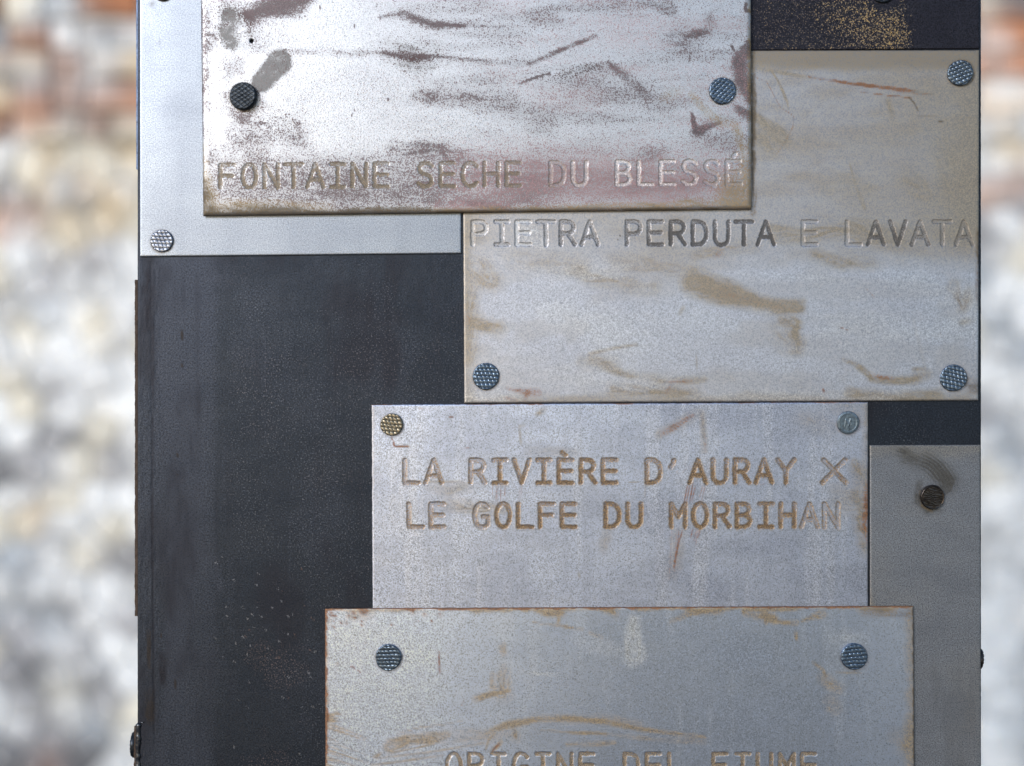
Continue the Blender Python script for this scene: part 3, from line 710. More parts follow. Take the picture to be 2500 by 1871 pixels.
    F.stroke('light', [(1270, 1640), (1360, 1648)], 4, 0.5, 0.8); F.stroke('light', [(1420, 1560), (1500, 1590)], 20, 0.3, 0.9)
    F.stroke('light', [(2040, 1560), (2100, 1560)], 20, 0.3, 0.9)
    g = F.get('grey'); g *= (1 - 0.75 * np.clip(F.get('light') * 1.2, 0, 1))

def paint_side(F):
    x, y = F.x, F.y
    F.add('tan', 0.5 * (1 - sstep(2, 60, F.eT + 40 * F.wy_))); lows(F, 'tan', 0.25, 160, 140, 3, 0.40, 0.75)
    F.add('tan', 0.6 * (1 - sstep(1, 20, F.eL + 10 * F.wx_)) * sstep(1400, 1500, y))
    m, t = poly_dist(x + F.wx_ * 14, y + F.wy_ * 14, [(2262, 1100), (2288, 1135), (2305, 1158), (2300, 1180)])
    ridg = 0.5 + 0.5 * np.sin((np.hypot((x - 2215), (y - 1230) * 0.9)) * 2 * math.pi / 8.0 + 1.2 * F.wx_ * 4)
    ex = (x + F.wx_ * 16 - 2288) * 0.78 + (y - 1148) * 0.62; ey = -(x - 2288) * 0.62 + (y + F.wy_ * 16 - 1148) * 0.78
    F.add('print', 0.85 * np.exp(-((ex / 52) ** 4 + (ey / 30) ** 2)) * (0.55 + 0.6 * ridg))
    F.stroke('print', [(2290, 1150), (2318, 1180), (2290, 1215)], 18, 0.6, 0.7)
    F.stroke('print', [(2245, 1180), (2240, 1225), (2265, 1250), (2300, 1245)], 9, 0.55, 0.8); F.stroke('print', [(2210, 1115), (2230, 1130)], 20, 0.35, 0.9)
    F.stroke('print', [(2180, 1095), (2240, 1120)], 26, 0.45, 0.9); F.stroke('dirt_shade', [(2247, 1200), (2252, 1236), (2276, 1249)], 3.5, 0.9, 0.5, warp=0.1)
    F.add('print', 0.28 * sstep(0.45, 0.7, fbm(x, y, 60, 200, 6, 4)) * sstep(1450, 1550, y))

def paint_dark(F):
    x, y = F.x, F.y
    G = lambda *a, **k: F.stroke('gold', *a, **k)
    F.add('gold', 0.02 + 0 * x)
    G([(1960, 50), (2080, 60)], 110, 0.10, 0.9, tex=0.3); G([(2060, 20), (2130, 60), (2180, 90)], (50, 45), 0.20, 0.8, tex=0.4)
    G([(2200, 20), (2208, 60), (2185, 108)], (22, 24), 0.36, 0.6, tex=0.4); G([(2090, 60), (2180, 70)], 40, 0.16, 0.8)
    g = F.get('gold'); g *= (1 - 0.95 * sstep(2196, 2238, x + 60 * F.wx_ + 30 * (fbm(x, y, 14, 14, 2, 3) - 0.5)))
    g *= 1 - 0.9 * (1 - sstep(24, 42, np.hypot(x - 2160, y + 5)))

def paint_post(F):
    x, y = F.x, F.y
    F.add('light', 0.75 * sstep(0.42, 0.66, fbm(x, y, 70, 420, 3, 4)) * (1 - sstep(500, 545, x + 16 * F.wx_)) * sstep(345, 400, x))
    F.add('light', 0.35 * (1 - sstep(518, 535, x + 26 * F.wx_)))
    lows(F, 'light', 0.3, 150, 200, 6, 0.45, 0.7); lows(F, 'light', 0.16, 12, 300, 1, 0.50, 0.8); lows(F, 'grey', 0.25, 16, 260, 3, 0.55, 0.75)
    lows(F, 'grey', 0.5, 130, 300, 2, 0.5, 0.72)
    F.stroke('light', [(455, 900), (470, 1280), (500, 1400)], (40, 20), 0.5, 0.9); F.stroke('light', [(528, 1385), (538, 1440)], 9, 0.7, 0.8); F.stroke('light', [(530, 680), (455, 720)], 12, 0.3)
    F.stroke('grey', [(373, 780), (372, 1300), (376, 1790)], 3.0, 0.5, 0.6, warp=0.2); F.stroke('grey', [(362, 640), (360, 800)], 10, 0.7, 0.8)
    F.stroke('dirt_shade', [(362, 1540), (365, 1630)], 5, 0.8, 0.6); F.stroke('dirt_shade', [(364, 1690), (368, 1760)], 10, 0.75, 0.5); F.stroke('grey', [(395, 1600), (398, 1670)], 7, 0.8)
    for (a_, b_, l) in ((443, 806, 26), (445, 890, 6), (432, 1108, 8), (431, 1155, 5), (428, 1660, 22), (393, 1548, 8), (425, 1755, 8)):
        F.stroke('dirt_shade', [(a_, b_), (a_ + 1, b_ + l)], 1.8, 1.0, 0.4, warp=0.2, tex=0)
    F.stroke('light', [(428, 1538), (440, 1536)], 3, 1.0, 0.5); F.stroke('light', [(440, 1550), (470, 1590), (495, 1612)], 1.2, 0.7, 0.5, warp=0.1)
    F.stroke('light', [(640, 700), (640, 820), (662, 880)], 1.6, 0.45, 0.5, warp=0.1); F.stroke('light', [(706, 1260), (708, 1420)], 3, 0.35, 0.8)
    F.add('spark', 0.0 + 0.07 * sstep(520, 600, x + 20 * F.wx_) * sstep(0.35, 0.65, fbm(x, y, 160, 220, 1, 4)))
    F.add('rust', 0.16 * sstep(0.45, 0.65, fbm(x, y, 120, 120, 5, 4)) * sstep(520, 600, x) * (0.35 + 0.65 * sstep(1450, 1550, y)))
    # little chips of rust scale low on the face
    rs = np.random.RandomState(8)
    for i in range(90):
        a_ = rs.uniform(525, 770); b_ = 1560 + rs.normal(0, 1) * 110
        if b_ < 1350: continue
        F.stroke('spark' if i % 5 else 'rust', [(a_, b_), (a_ + rs.uniform(-2, 2), b_ + rs.uniform(1, 4))], rs.uniform(1.2, 2.4), 0.9, 0.5, warp=0.1, tex=0)
    # vertical scrapes at the fold
    for i in range(60):
        a_ = rs.uniform(345, 385); b_ = rs.uniform(640, 1800)
        F.stroke('light', [(a_, b_), (a_ + 1, b_ + rs.uniform(8, 50))], 1.0, 0.5, 0.5, warp=0.05)

def bump_post(F):
    x, y = F.x, F.y
    d, _ = poly_dist(x + 2 * F.wx_, y, [(369, 640), (372, 1300), (377, 1790)])
    h = -0.00006 * np.exp(-(d / 2.2) ** 2)
    h += 0.00005 * (1 - sstep(370, 380, x)) * sstep(640, 700, y)
    d = np.hypot(x - 893, y - 909); h -= 0.0002 * np.exp(-(d / 4.5) ** 2)
    h += 0.00008 * sstep(522, 545, x + 18 * F.wx_) * (fbm(x, y, 12, 12, 4, 3) - 0.3)
    h += 0.00014 * (fbm(x, y, 6, 18, 2, 3) - 0.5) * (1 - sstep(385, 400, x)) * sstep(630, 660, y)
    return h

# ------------------------------------------------------------------ the post
H1 = 0.0014
post = link('steel_post', None, None, (wx(1365.5), 0.0, -1.05))
tag(post, 'dark blue-black steel post carrying the engraved metal plaques', 'post')
def box_mesh(name, x0, x1, y0, y1, z0, z1, bev=0.0):
    v = [(x0, y0, z0), (x1, y0, z0), (x1, y1, z0), (x0, y1, z0), (x0, y0, z1), (x1, y0, z1), (x1, y1, z1), (x0, y1, z1)]
    f = [(0, 1, 5, 4), (1, 2, 6, 5), (2, 3, 7, 6), (3, 0, 4, 7), (4, 5, 6, 7), (3, 2, 1, 0)]
    me = bpy.data.meshes.new(name); me.from_pydata(v, [], f); me.update()
    if bev:
        import bmesh
        bm = bmesh.new(); bm.from_mesh(me)
        bmesh.ops.bevel(bm, geom=bm.edges[:] , offset=bev, segments=2, affect='EDGES', profile=0.7)
        bm.to_mesh(me); bm.free()
        for p in me.polygons: p.use_smooth = False
    return me
pl = Vector(post.location)
FX0, FX1 = wx(335.5), wx(2395.5)
sheet('front_panel', M_post, ((335.5, -60), (2395.5, -60), (2395.5, 1935), (335.5, 1935)), -0.004, 0.0, step=5.5, painter=paint_post, bump=bump_post,
      bevel=2.2, ragged=0.25, parent=post, extra_dense_x=((336, 400, 2.0),), rng=1)
link('upper_casing', box_mesh('upper_casing', FX0 - pl.x, FX1 - pl.x, 0, 0.35, wz(-60.0) - pl.z + 0.0003, 0.50 - pl.z, 0.0015), post, (0, 0, 0), M_post)
link('lower_casing', box_mesh('lower_casing', FX0 - pl.x, FX1 - pl.x, 0, 0.35, 0.0, wz(1935.0) - pl.z - 0.0003, 0.0015), post, (0, 0, 0), M_post)
link('inner_casing', box_mesh('inner_casing', FX0 - pl.x + 0.0003, FX1 - pl.x - 0.0003, 0.0045, 0.3495, wz(1935.0) - pl.z, wz(-60.0) - pl.z, 0.001), post, (0, 0, 0), M_post)
# nail head standing out of the right flank
me = nail_mesh(26, 0.0022, 0.4, 'check', 77)
o = link('nail', me, post, Vector((FX1 - 0.0002, 0.0064, wz(1609) * 1.009)) - pl, M_nail['brown'])
o['label'] = 'dark nail head standing out of the right flank'
o.rotation_euler = (Matrix.Rotation(math.radians(7), 3, 'Y') @ Matrix.Rotation(math.radians(90), 3, 'Z')).to_euler()

# ------------------------------------------------------------------ the plates
GP = 'metal plates nailed to the post'
pl1 = sheet('metal_plate', M_left, ((341, -55), (1126, -55), (1126, 619), (341.5, 627)), 0.0, 0.0012, step=5, painter=paint_left, bevel=1.6, ragged=0.15, rng=2)
tag(pl1, 'pale blank sheet at the upper left, half hidden under the scuffed plaque', 'plate', GP)
nail(pl1, 394, 588, 0.0012, 27.5, 'silver', 0.35, 'check', 0.0013, (2, -2), 5, label='silver nail head near the lower left corner')
nail(pl1, 397, -26, 0.0012, 28, 'brown', 0.9, 'check', 0.0013, (0, 0), 6)

pl7 = sheet('metal_plate', M_dark, ((1700, -55), (2391, -55), (2392, 119), (1700, 124)), 0.0, 0.0009, step=3.2, painter=paint_dark, bevel=1.2, ragged=0.1, rng=3)
tag(pl7, 'black sheet at the upper right with a patch of golden speckles', 'plate', GP)
nail(pl7, 2157, -22, 0.0009, 29, 'black', 0.9, 'check', 0.0013, (0, 0), 16)

ink3 = [.12,.25,.1,.3,.45,.4, 0, .5,.6,.85,.75,.8,.95,.85, 0,.15, 0,.12,.65,.65,.4,.3,.35]
li3 = [.4,.2,.8,.3,0,0,0,0,0,0,0,0,0,0,0,.1,0,.1,0,0,0,.1,.1]
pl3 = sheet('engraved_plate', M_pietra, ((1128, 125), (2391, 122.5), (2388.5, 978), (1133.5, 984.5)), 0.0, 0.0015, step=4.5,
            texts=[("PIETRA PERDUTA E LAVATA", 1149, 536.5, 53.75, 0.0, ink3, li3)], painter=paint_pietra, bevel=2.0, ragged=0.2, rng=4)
tag(pl3, 'tan-stained plaque engraved PIETRA PERDUTA E LAVATA', 'plaque', GP)
nail(pl3, 2346, 177, 0.0015, 31, 'steel', 0.75, 'check', 0.0021, (4, -5), 7, label='nail head in the upper right corner, standing a little proud')
nail(pl3, 1186, 919, 0.0015, 32.5, 'blue', 0.35, 'check', 0.0015, (0, 3), 8, label='blued nail head in the lower left corner')
nail(pl3, 2329, 923, 0.0015, 32.5, 'blue', 0.15, 'check', 0.0015, (2, -3), 9, label='blued nail head in the lower right corner')

ink1 = [.75,.8,.8,.85,.8,1,1,.8, 0,.95,.8,.75,.7,.7, 0,.2,.1, 0,.02,.02,.02,.02,.05,.05]
li1 = [0]*15 + [.2,.35,0,.4,.4,.4,.3,.15,.1]
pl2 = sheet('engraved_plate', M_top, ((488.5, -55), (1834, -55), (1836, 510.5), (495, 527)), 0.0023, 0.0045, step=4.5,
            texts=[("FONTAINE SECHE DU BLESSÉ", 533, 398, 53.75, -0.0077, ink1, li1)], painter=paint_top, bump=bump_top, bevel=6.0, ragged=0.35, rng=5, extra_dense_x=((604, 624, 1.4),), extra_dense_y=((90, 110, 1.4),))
tag(pl2, 'bright scuffed plaque with purple smears engraved FONTAINE SECHE DU BLESSÉ', 'plaque', GP)
nail(pl2, 593, 234, 0.0045, 33.5, 'black', 0.95, 'check', 0.0030, (-3, -6), 10, label='blue-black nail head standing proud at the left')
nail(pl2, 1764, 221, 0.0045, 32.5, 'blue', 1.2, 'check', 0.0018, (2, 3), 11, label='blued nail head at the right')

ink4 = [.45,.55,0,.5,.75,.75,.75,.85,.9,.8,0,.7,.55,.9,.8,.9,.85,.7,0,.5]
ink4b = [.5,.5,0,.5,.85,.85,.9,.85,0,.95,.9,0,.8,.9,.9,.95,.9,.75,.45,.35]
pl4 = sheet('engraved_plate', M_riv, ((907, 988.5), (2119.5, 982), (2119.5, 1497), (909.5, 1503)), 0.0, 0.0014, step=4.5,
            texts=[("LA RIVIÈRE D'AURAY X", 983, 1118.5, 53.75, -0.0005, ink4, 0), ("LE GOLFE DU MORBIHAN", 993, 1226, 53.4, -0.0003, ink4b, 0)],
            painter=paint_riv, bevel=1.8, ragged=0.45, rng=6)
tag(pl4, "lilac-grey plaque with two brown-filled lines, LA RIVIÈRE D'AURAY X LE GOLFE DU MORBIHAN", 'plaque', GP)
nail(pl4, 956, 1037, 0.0014, 27.5, 'bronze', 0.30, 'check', 0.0014, (0, -2), 12, label='bronze-coloured nail head in the upper left corner')
nail(pl4, 2071, 1032, 0.0014, 27.5, 'slate', 0.3, 'coin', 0.0014, (2, 2), 13, label='slate-grey nail head without chequering in the upper right corner')

pl6 = sheet('metal_plate', M_side, ((2124, 1087.5), (2393.5, 1086.5), (2395, 1935), (2125, 1935)), 0.0, 0.0012, step=2.6, painter=paint_side, bevel=1.6, ragged=0.2, rng=7)
tag(pl6, 'dull dark grey blank sheet at the lower right with a fingerprint smudge', 'plate', GP)
nail(pl6, 2277, 1214, 0.0012, 30, 'brown', 1.35, 'worn', 0.0024, (3, 5), 14, label='worn brown-black nail head below the fingerprint')

pl5 = sheet('engraved_plate', M_ori, ((793, 1486.5), (2230.5, 1480.5), (2233, 1935), (794.5, 1935)), 0.0016, 0.0032, step=4.5,
            texts=[("ORIGINE DEL FIUME", 1086, 1836, 54.2, -0.0004, 0.85, 0)], painter=paint_ori, bevel=2.0, ragged=0.5, rng=8)
tag(pl5, 'blue-grey plaque with rusty edges engraved ORIGINE DEL FIUME, lowest of all', 'plaque', GP)
nail(pl5, 948, 1606, 0.0032, 32, 'steel', 0.40, 'check', 0.0016, (2, -3), 15, label='dark blued nail head at the left')
nail(pl5, 2086, 1604, 0.0032, 32.5, 'blue', 0.45, 'check', 0.0016, (0, 4), 17, label='blued nail head at the right')

# ---- sheets fixed to the left flank, seen edge on
def flank_sheet(name, xo, xi, ya, yb, y0, y1, mat, seed, amp):
    """xo/xi outer and inner face in px; ya..yb vertical span in px; y0..y1 depth in metres"""
    rs = np.random.RandomState(seed)
    n = max(8, int(abs(yb - ya) / 4))
    ys = np.linspace(ya, yb, n)
    ox = xo + amp * (fbm(ys, ys * 0 + seed, 12, 12, seed, 4) - 0.5) * 2
    sc = 1.0
    v = []; f = []
    cz = wz((ya + yb) / 2); cx = wx(xi)
    for i in range(n):
        z = wz(ys[i]) - cz
        a_ = wx(ox[i]) - cx
        v += [(a_ + 0.0002, 0, z), (a_, 0.0004, z), (a_, y1 - y0, z), (0, y1 - y0, z), (0, 0, z)]
    for i in range(n - 1):
        b = i * 5; c = b + 5
        for k in range(5):
            k2 = (k + 1) % 5
            f.append((b + k, c + k, c + k2, b + k2))
    f.append((0, 1, 2, 3)); f.append((0, 3, 4)); e_ = (n - 1) * 5; f.append((e_ + 3, e_ + 2, e_ + 1, e_)); f.append((e_ + 4, e_ + 3, e_))
    me = bpy.data.meshes.new(name); me.from_pydata(v, [], f); me.update()
    return link(name, me, None, (cx, y0, cz), mat)
fs = flank_sheet('metal_plate', 323.2, 335.3, 682, 1508, 0.004, 0.16, M_rustedge, 2, 1.6)
tag(fs, 'rusty brown sheet on the left flank of the post, seen edge on at mid height', 'plate', GP)
fs = flank_sheet('metal_plate', 330.0, 335.3, -60, 412, 0.0015, 0.12, M_blueedge, 3, 0.4)
tag(fs, 'blue steel sheet on the left flank of the post, seen edge on at the top', 'plate', GP)
fs = flank_sheet('metal_plate', 322.5, 335.3, 1778, 2300, 0.003, 0.18, M_rustedge, 4, 1.8)
tag(fs, 'chipped sheet with a round nail on the left flank of the post, at the bottom', 'plate', GP)
me = nail_mesh(32, 0.0026, 0.4, 'check', 78)
o = link('nail', me, fs, Vector((wx(322.5) + 0.0002, 0.0100, wz(1820) * 1.012)) - Vector(fs.location), M_nail['black'])
o.rotation_euler = Matrix.Rotation(math.radians(-90), 3, 'Z').to_euler()
# rough weld along the post's lower left corner
def bead(xa, ya, xb, yb, r, n, seed):
    rs = np.random.RandomState(seed)
    v = []; f = []; segs = 10
    for i in range(n):
        t = i / (n - 1)
        px = xa + (xb - xa) * t + rs.uniform(-1.0, 1.0); py = ya + (yb - ya) * t
        rr = r * S * (0.8 + 0.35 * math.sin(i * 0.55 + 1.3 * math.sin(i * 0.23)) * 0.4 + 0.12 * rs.rand()) * (0.35 if i == 0 else 1)
        for k in range(segs):
            an = k * 2 * math.pi / segs
            v.append((wx(px) + rr * math.cos(an) * (0.9 + 0.25 * rs.rand()), -0.0002 + rr * 0.7 * math.sin(an) * (0.9 + 0.25 * rs.rand()), wz(py) + rs.uniform(-1, 1) * S))
    for i in range(n - 1):
        for k in range(segs):
            a_ = i * segs + k; b_ = i * segs + (k + 1) % segs
            f.append((a_, b_, b_ + segs, a_ + segs))
    f.append(tuple(range(segs))[::-1])
    me = bpy.data.meshes.new('weld_bead'); me.from_pydata(v, [], f); me.update()
    for p in me.polygons: p.use_smooth = True
    return me
link('weld_bead', bead(338, 1766, 336, 1960, 6.5, 64, 5), post, -pl, M_bead)
link('weld_bead', bead(333, 1770, 352, 1762, 4, 9, 6), post, -pl, M_bead)

# ------------------------------------------------------------------ the wall behind
WD = 2.15                        # wall face this far behind the post
KW = (D + WD) / D * S            # metres of wall for one photograph pixel
def bx(px): return (px - 1250) * KW
def bz(py): return (935.5 - py) * KW

def masonry(name, c1, c2, c3, scale=22, bump=0.5, off=0.0, wash=True):
    m = bpy.data.materials.new(name); m.use_nodes = True
    nt = m.node_tree; P = nt.nodes['Principled BSDF']
    geo = N(nt, 'ShaderNodeNewGeometry').outputs['Position']
    n1 = NOISE(nt, geo, scale, 4, 0.6, off=off); n2 = NOISE(nt, geo, scale * 5, 4, 0.6, off=off + 4)
    col = MIX(nt, RANGE(nt, n1, 0.38, 0.64), c1, c2)
    col = MIX(nt, RANGE(nt, n2, 0.52, 0.68), col, c3)
    if wash:
        n3 = NOISE(nt, geo, 6.5, 5, 0.62, off=2.0)
        sep = N(nt, 'ShaderNodeSeparateXYZ'); nt.links.new(geo, sep.inputs[0])
        low = RANGE(nt, sep.outputs[2], 0.40, 0.15)
        f = MATH(nt, 'MULTIPLY', RANGE(nt, n3, 0.46, 0.60, smooth=True), MATH(nt, 'ADD', MATH(nt, 'MULTIPLY', low, 0.20), 0.22))
        col = MIX(nt, f, col, (0.86, 0.87, 0.87))
    nt.links.new(col, P.inputs['Base Color']); P.inputs['Roughness'].default_value = 0.92
    b = N(nt, 'ShaderNodeBump'); b.inputs['Strength'].default_value = bump; b.inputs['Distance'].default_value = 0.004
    nt.links.new(n2, b.inputs['Height']); nt.links.new(b.outputs[0], P.inputs['Normal'])
    return m
WM = {
 'orange': masonry('orange_brick', (0.44, 0.20, 0.11), (0.36, 0.16, 0.09), (0.22, 0.12, 0.09)),
 'brown': masonry('brown_brick', (0.26, 0.13, 0.08), (0.36, 0.17, 0.10), (0.10, 0.07, 0.06)),
 'pink': masonry('pink_brick', (0.60, 0.36, 0.27), (0.62, 0.44, 0.35), (0.42, 0.24, 0.18)),
 'tan': masonry('tan_stone', (0.62, 0.50, 0.33), (0.70, 0.60, 0.46), (0.40, 0.32, 0.22)),
 'peach': masonry('peach_stone', (0.74, 0.60, 0.48), (0.72, 0.66, 0.58), (0.60, 0.46, 0.35)),
 'cream': masonry('cream_stone', (0.76, 0.71, 0.60), (0.70, 0.67, 0.60), (0.58, 0.53, 0.42)),
 'white': masonry('limewashed_stone', (0.84, 0.86, 0.88), (0.72, 0.73, 0.74), (0.60, 0.61, 0.63)),
 'pale': masonry('pale_grey_stone', (0.60, 0.62, 0.65), (0.74, 0.74, 0.73), (0.46, 0.47, 0.50)),
 'grey': masonry('grey_stone', (0.34, 0.34, 0.36), (0.44, 0.43, 0.45), (0.24, 0.24, 0.26)),
 'dark': masonry('dark_stone', (0.17, 0.17, 0.185), (0.25, 0.24, 0.25), (0.10, 0.09, 0.085)),
 'bluegrey': masonry('blue_grey_stone', (0.38, 0.42, 0.46), (0.52, 0.55, 0.58), (0.24, 0.26, 0.30)),
}
WK = list(WM)
M_mortar = masonry('lime_mortar', (0.62, 0.62, 0.61), (0.72, 0.72, 0.71), (0.46, 0.44, 0.41), 9)
WCOL = {'orange': (0.46, 0.19, 0.09), 'brown': (0.24, 0.125, 0.085), 'pink': (0.62, 0.42, 0.34), 'tan': (0.62, 0.50, 0.34), 'peach': (0.74, 0.62, 0.50), 'cream': (0.76, 0.72, 0.62),
        'white': (0.87, 0.89, 0.91), 'pale': (0.66, 0.67, 0.68), 'grey': (0.38, 0.38, 0.40), 'dark': (0.17, 0.17, 0.18), 'bluegrey': (0.42, 0.46, 0.51)}
def tinted_masonry():
    m = bpy.data.materials.new('weathered_masonry'); m.use_nodes = True
    nt = m.node_tree; P = nt.nodes['Principled BSDF']
    at = N(nt, 'ShaderNodeAttribute', attribute_name='stone_colour').outputs['Color']
    geo = N(nt, 'ShaderNodeNewGeometry').outputs['Position']
    n1 = NOISE(nt, geo, 16, 5, 0.62); n2 = NOISE(nt, geo, 90, 4, 0.6, off=4)
    hs = N(nt, 'ShaderNodeHueSaturation'); nt.links.new(at, hs.inputs['Color'])
    nt.links.new(RANGE(nt, n1, 0.3, 0.7, 0.85, 1.28), hs.inputs['Value'])
    col = MIX(nt, RANGE(nt, n2, 0.60, 0.75, 0.0, 0.6), hs.outputs[0], (0.30, 0.28, 0.26))
    nt.links.new(col, P.inputs['Base Color']); P.inputs['Roughness'].default_value = 0.92
    b = N(nt, 'ShaderNodeBump'); b.inputs['Strength'].default_value = 0.5; b.inputs['Distance'].default_value = 0.004
    nt.links.new(n2, b.inputs['Height']); nt.links.new(b.outputs[0], P.inputs['Normal'])
    return m
M_stone = tinted_masonry()
def stone_colour(me, pts, base, jit):
    """weathering colour of the masonry, blended from what stands round each point; base is the stone's own colour"""
    p = np.array(pts, dtype=float)
    d2 = (p[:, None, 0] - HX[None]) ** 2 + (p[:, None, 1] - HY[None]) ** 2
    wgt = np.exp(-d2 / (2 * 26.0 ** 2))
    b = np.array(WCOL[base])
    c = (wgt @ HC + 0.25 * b[None]) / (wgt.sum(1) + 0.25)[:, None] * jit
    at = me.attributes.new('stone_colour', 'FLOAT_COLOR', 'POINT')
    at.data.foreach_set('color', np.concatenate([np.clip(c, 0, 0.95), np.ones((len(c), 1))], 1).astype(np.float32).ravel())

# colour hints: photograph pixel and radius -> kind
HINT = [(270,15,'orange'),(315,25,'orange'),(215,20,'brown'),(235,55,'dark'),(290,62,'dark'),(120,30,'bluegrey'),(75,45,'pale'),(30,30,'cream'),(175,30,'pale'),
 (60,95,'brown'),(90,100,'orange'),(110,120,'brown'),(15,120,'pink'),(155,100,'white'),(225,110,'pale'),(250,105,'bluegrey'),(295,105,'white'),(15,150,'dark'),
 (175,155,'brown'),(60,150,'cream'),(270,160,'grey'),(320,150,'tan'),(20,200,'grey'),(75,200,'grey'),(110,195,'grey'),(150,200,'pink'),(212,185,'white'),(255,205,'grey'),(300,205,'brown'),
 (10,240,'tan'),(55,265,'pink'),(95,250,'brown'),(130,240,'pink'),(70,300,'orange'),(30,290,'orange'),(150,290,'grey'),(120,275,'orange'),(155,235,'dark'),(200,250,'pink'),(240,270,'brown'),(285,250,'pink'),(320,265,'orange'),(5,300,'brown'),
 (195,300,'grey'),(235,300,'brown'),(275,325,'dark'),(305,315,'cream'),(30,340,'white'),(90,335,'cream'),(160,340,'cream'),(60,390,'cream'),(110,370,'tan'),(210,350,'cream'),(300,355,'tan'),(320,370,'tan'),
 (95,450,'tan'),(20,460,'grey'),(60,440,'cream'),(150,450,'pale'),(205,450,'peach'),(240,430,'cream'),(300,440,'white'),(300,405,'cream'),(265,470,'tan'),(195,500,'dark'),(85,520,'brown'),(45,545,'pale'),(165,540,'tan'),(120,545,'cream'),(265,530,'tan'),(320,540,'cream'),(215,545,'cream'),(20,520,'pink'),
 (50,600,'white'),(150,595,'cream'),(280,600,'pale'),(120,640,'grey'),(70,650,'white'),(210,640,'grey'),(315,650,'white'),(110,700,'grey'),(60,720,'pale'),(150,720,'white'),(200,720,'pale'),(310,700,'white'),
 (150,780,'white'),(160,840,'white'),(60,800,'cream'),(100,760,'bluegrey'),(230,800,'cream'),(280,830,'pale'),(30,860,'white'),(110,880,'white'),(300,905,'white'),(200,880,'white'),
 (60,990,'cream'),(130,960,'grey'),(160,1020,'white'),(230,970,'pale'),(290,980,'white'),(170,1070,'dark'),(110,1080,'grey'),(250,1030,'cream'),(20,1060,'white'),(25,1150,'dark'),(60,1140,'grey'),(140,1150,'white'),(105,1170,'grey'),(210,1130,'cream'),(270,1130,'grey'),(320,1120,'pale'),
 (60,1210,'white'),(150,1220,'cream'),(250,1225,'white'),(30,1280,'cream'),(80,1250,'tan'),(120,1290,'white'),(120,1320,'dark'),(200,1290,'white'),(280,1300,'cream'),(20,1350,'bluegrey'),(55,1400,'bluegrey'),(75,1400,'dark'),(110,1380,'white'),(160,1400,'pale'),(250,1370,'grey'),(310,1370,'grey'),(200,1350,'cream'),
 (20,1450,'pale'),(50,1480,'bluegrey'),(76,1480,'dark'),(110,1450,'white'),(140,1480,'dark'),(190,1450,'pale'),(250,1460,'white'),(310,1460,'pale'),(120,1530,'bluegrey'),(170,1500,'grey'),(210,1530,'pale'),(310,1520,'grey'),(20,1550,'grey'),(60,1560,'grey'),
 (145,1570,'white'),(100,1620,'dark'),(75,1640,'dark'),(190,1590,'grey'),(230,1620,'white'),(300,1610,'white'),(310,1660,'white'),(145,1650,'pale'),(220,1660,'dark'),(30,1620,'grey'),(150,1690,'cream'),(260,1700,'grey'),(60,1720,'grey'),(20,1760,'white'),(120,1770,'grey'),(180,1740,'pale'),(240,1780,'bluegrey'),(300,1760,'cream'),(30,1830,'grey'),(90,1840,'grey'),(160,1850,'dark'),(230,1840,'dark'),(110,1860,'brown'),(40,1862,'dark'),(300,1840,'pale'),
 (2400,20,'cream'),(2470,10,'dark'),(2440,60,'orange'),(2480,60,'orange'),(2405,60,'pink'),(2410,90,'pale'),(2440,110,'white'),(2460,150,'orange'),(2420,160,'orange'),(2400,140,'pink'),(2500,150,'orange'),(2440,210,'white'),(2480,210,'white'),
 (2420,260,'peach'),(2480,260,'peach'),(2500,300,'pale'),(2410,330,'pale'),(2460,350,'tan'),(2485,370,'tan'),(2400,420,'pale'),(2450,410,'white'),(2420,470,'pink'),(2480,450,'pink'),(2450,510,'pale'),(2495,510,'grey'),
 (2420,570,'grey'),(2470,560,'white'),(2490,640,'cream'),(2410,680,'bluegrey'),(2460,680,'white'),(2410,740,'white'),(2480,740,'white'),(2440,800,'bluegrey'),(2430,860,'pale'),(2490,860,'bluegrey'),(2420,920,'white'),(2480,930,'white'),
 (2420,1000,'grey'),(2460,1040,'bluegrey'),(2490,1010,'pale'),(2470,1110,'bluegrey'),(2410,1090,'pale'),(2420,1160,'cream'),(2480,1180,'white'),(2420,1240,'white'),(2480,1280,'white'),(2410,1300,'pale')]
for yy in range(1380, 2000, 70):
    for xx in (2420, 2490): HINT.append((xx, yy, 'white'))

HX = np.array([h[0] for h in HINT], float); HY = np.array([h[1] for h in HINT], float); HC = np.array([WCOL[h[2]] for h in HINT])
wall = link('brick_wall', None, None, (0, WD, -1.05))
tag(wall, 'old wall of brick and limewashed rubble, out of focus behind the post', 'wall')
XL, XR = -1300, 3500
wm = box_mesh('mortar', bx(XL), bx(XR), 0.022, 0.32, 0.0, bz(-330) + 1.05)
link('mortar', wm, wall, (0, 0, 0), M_mortar)

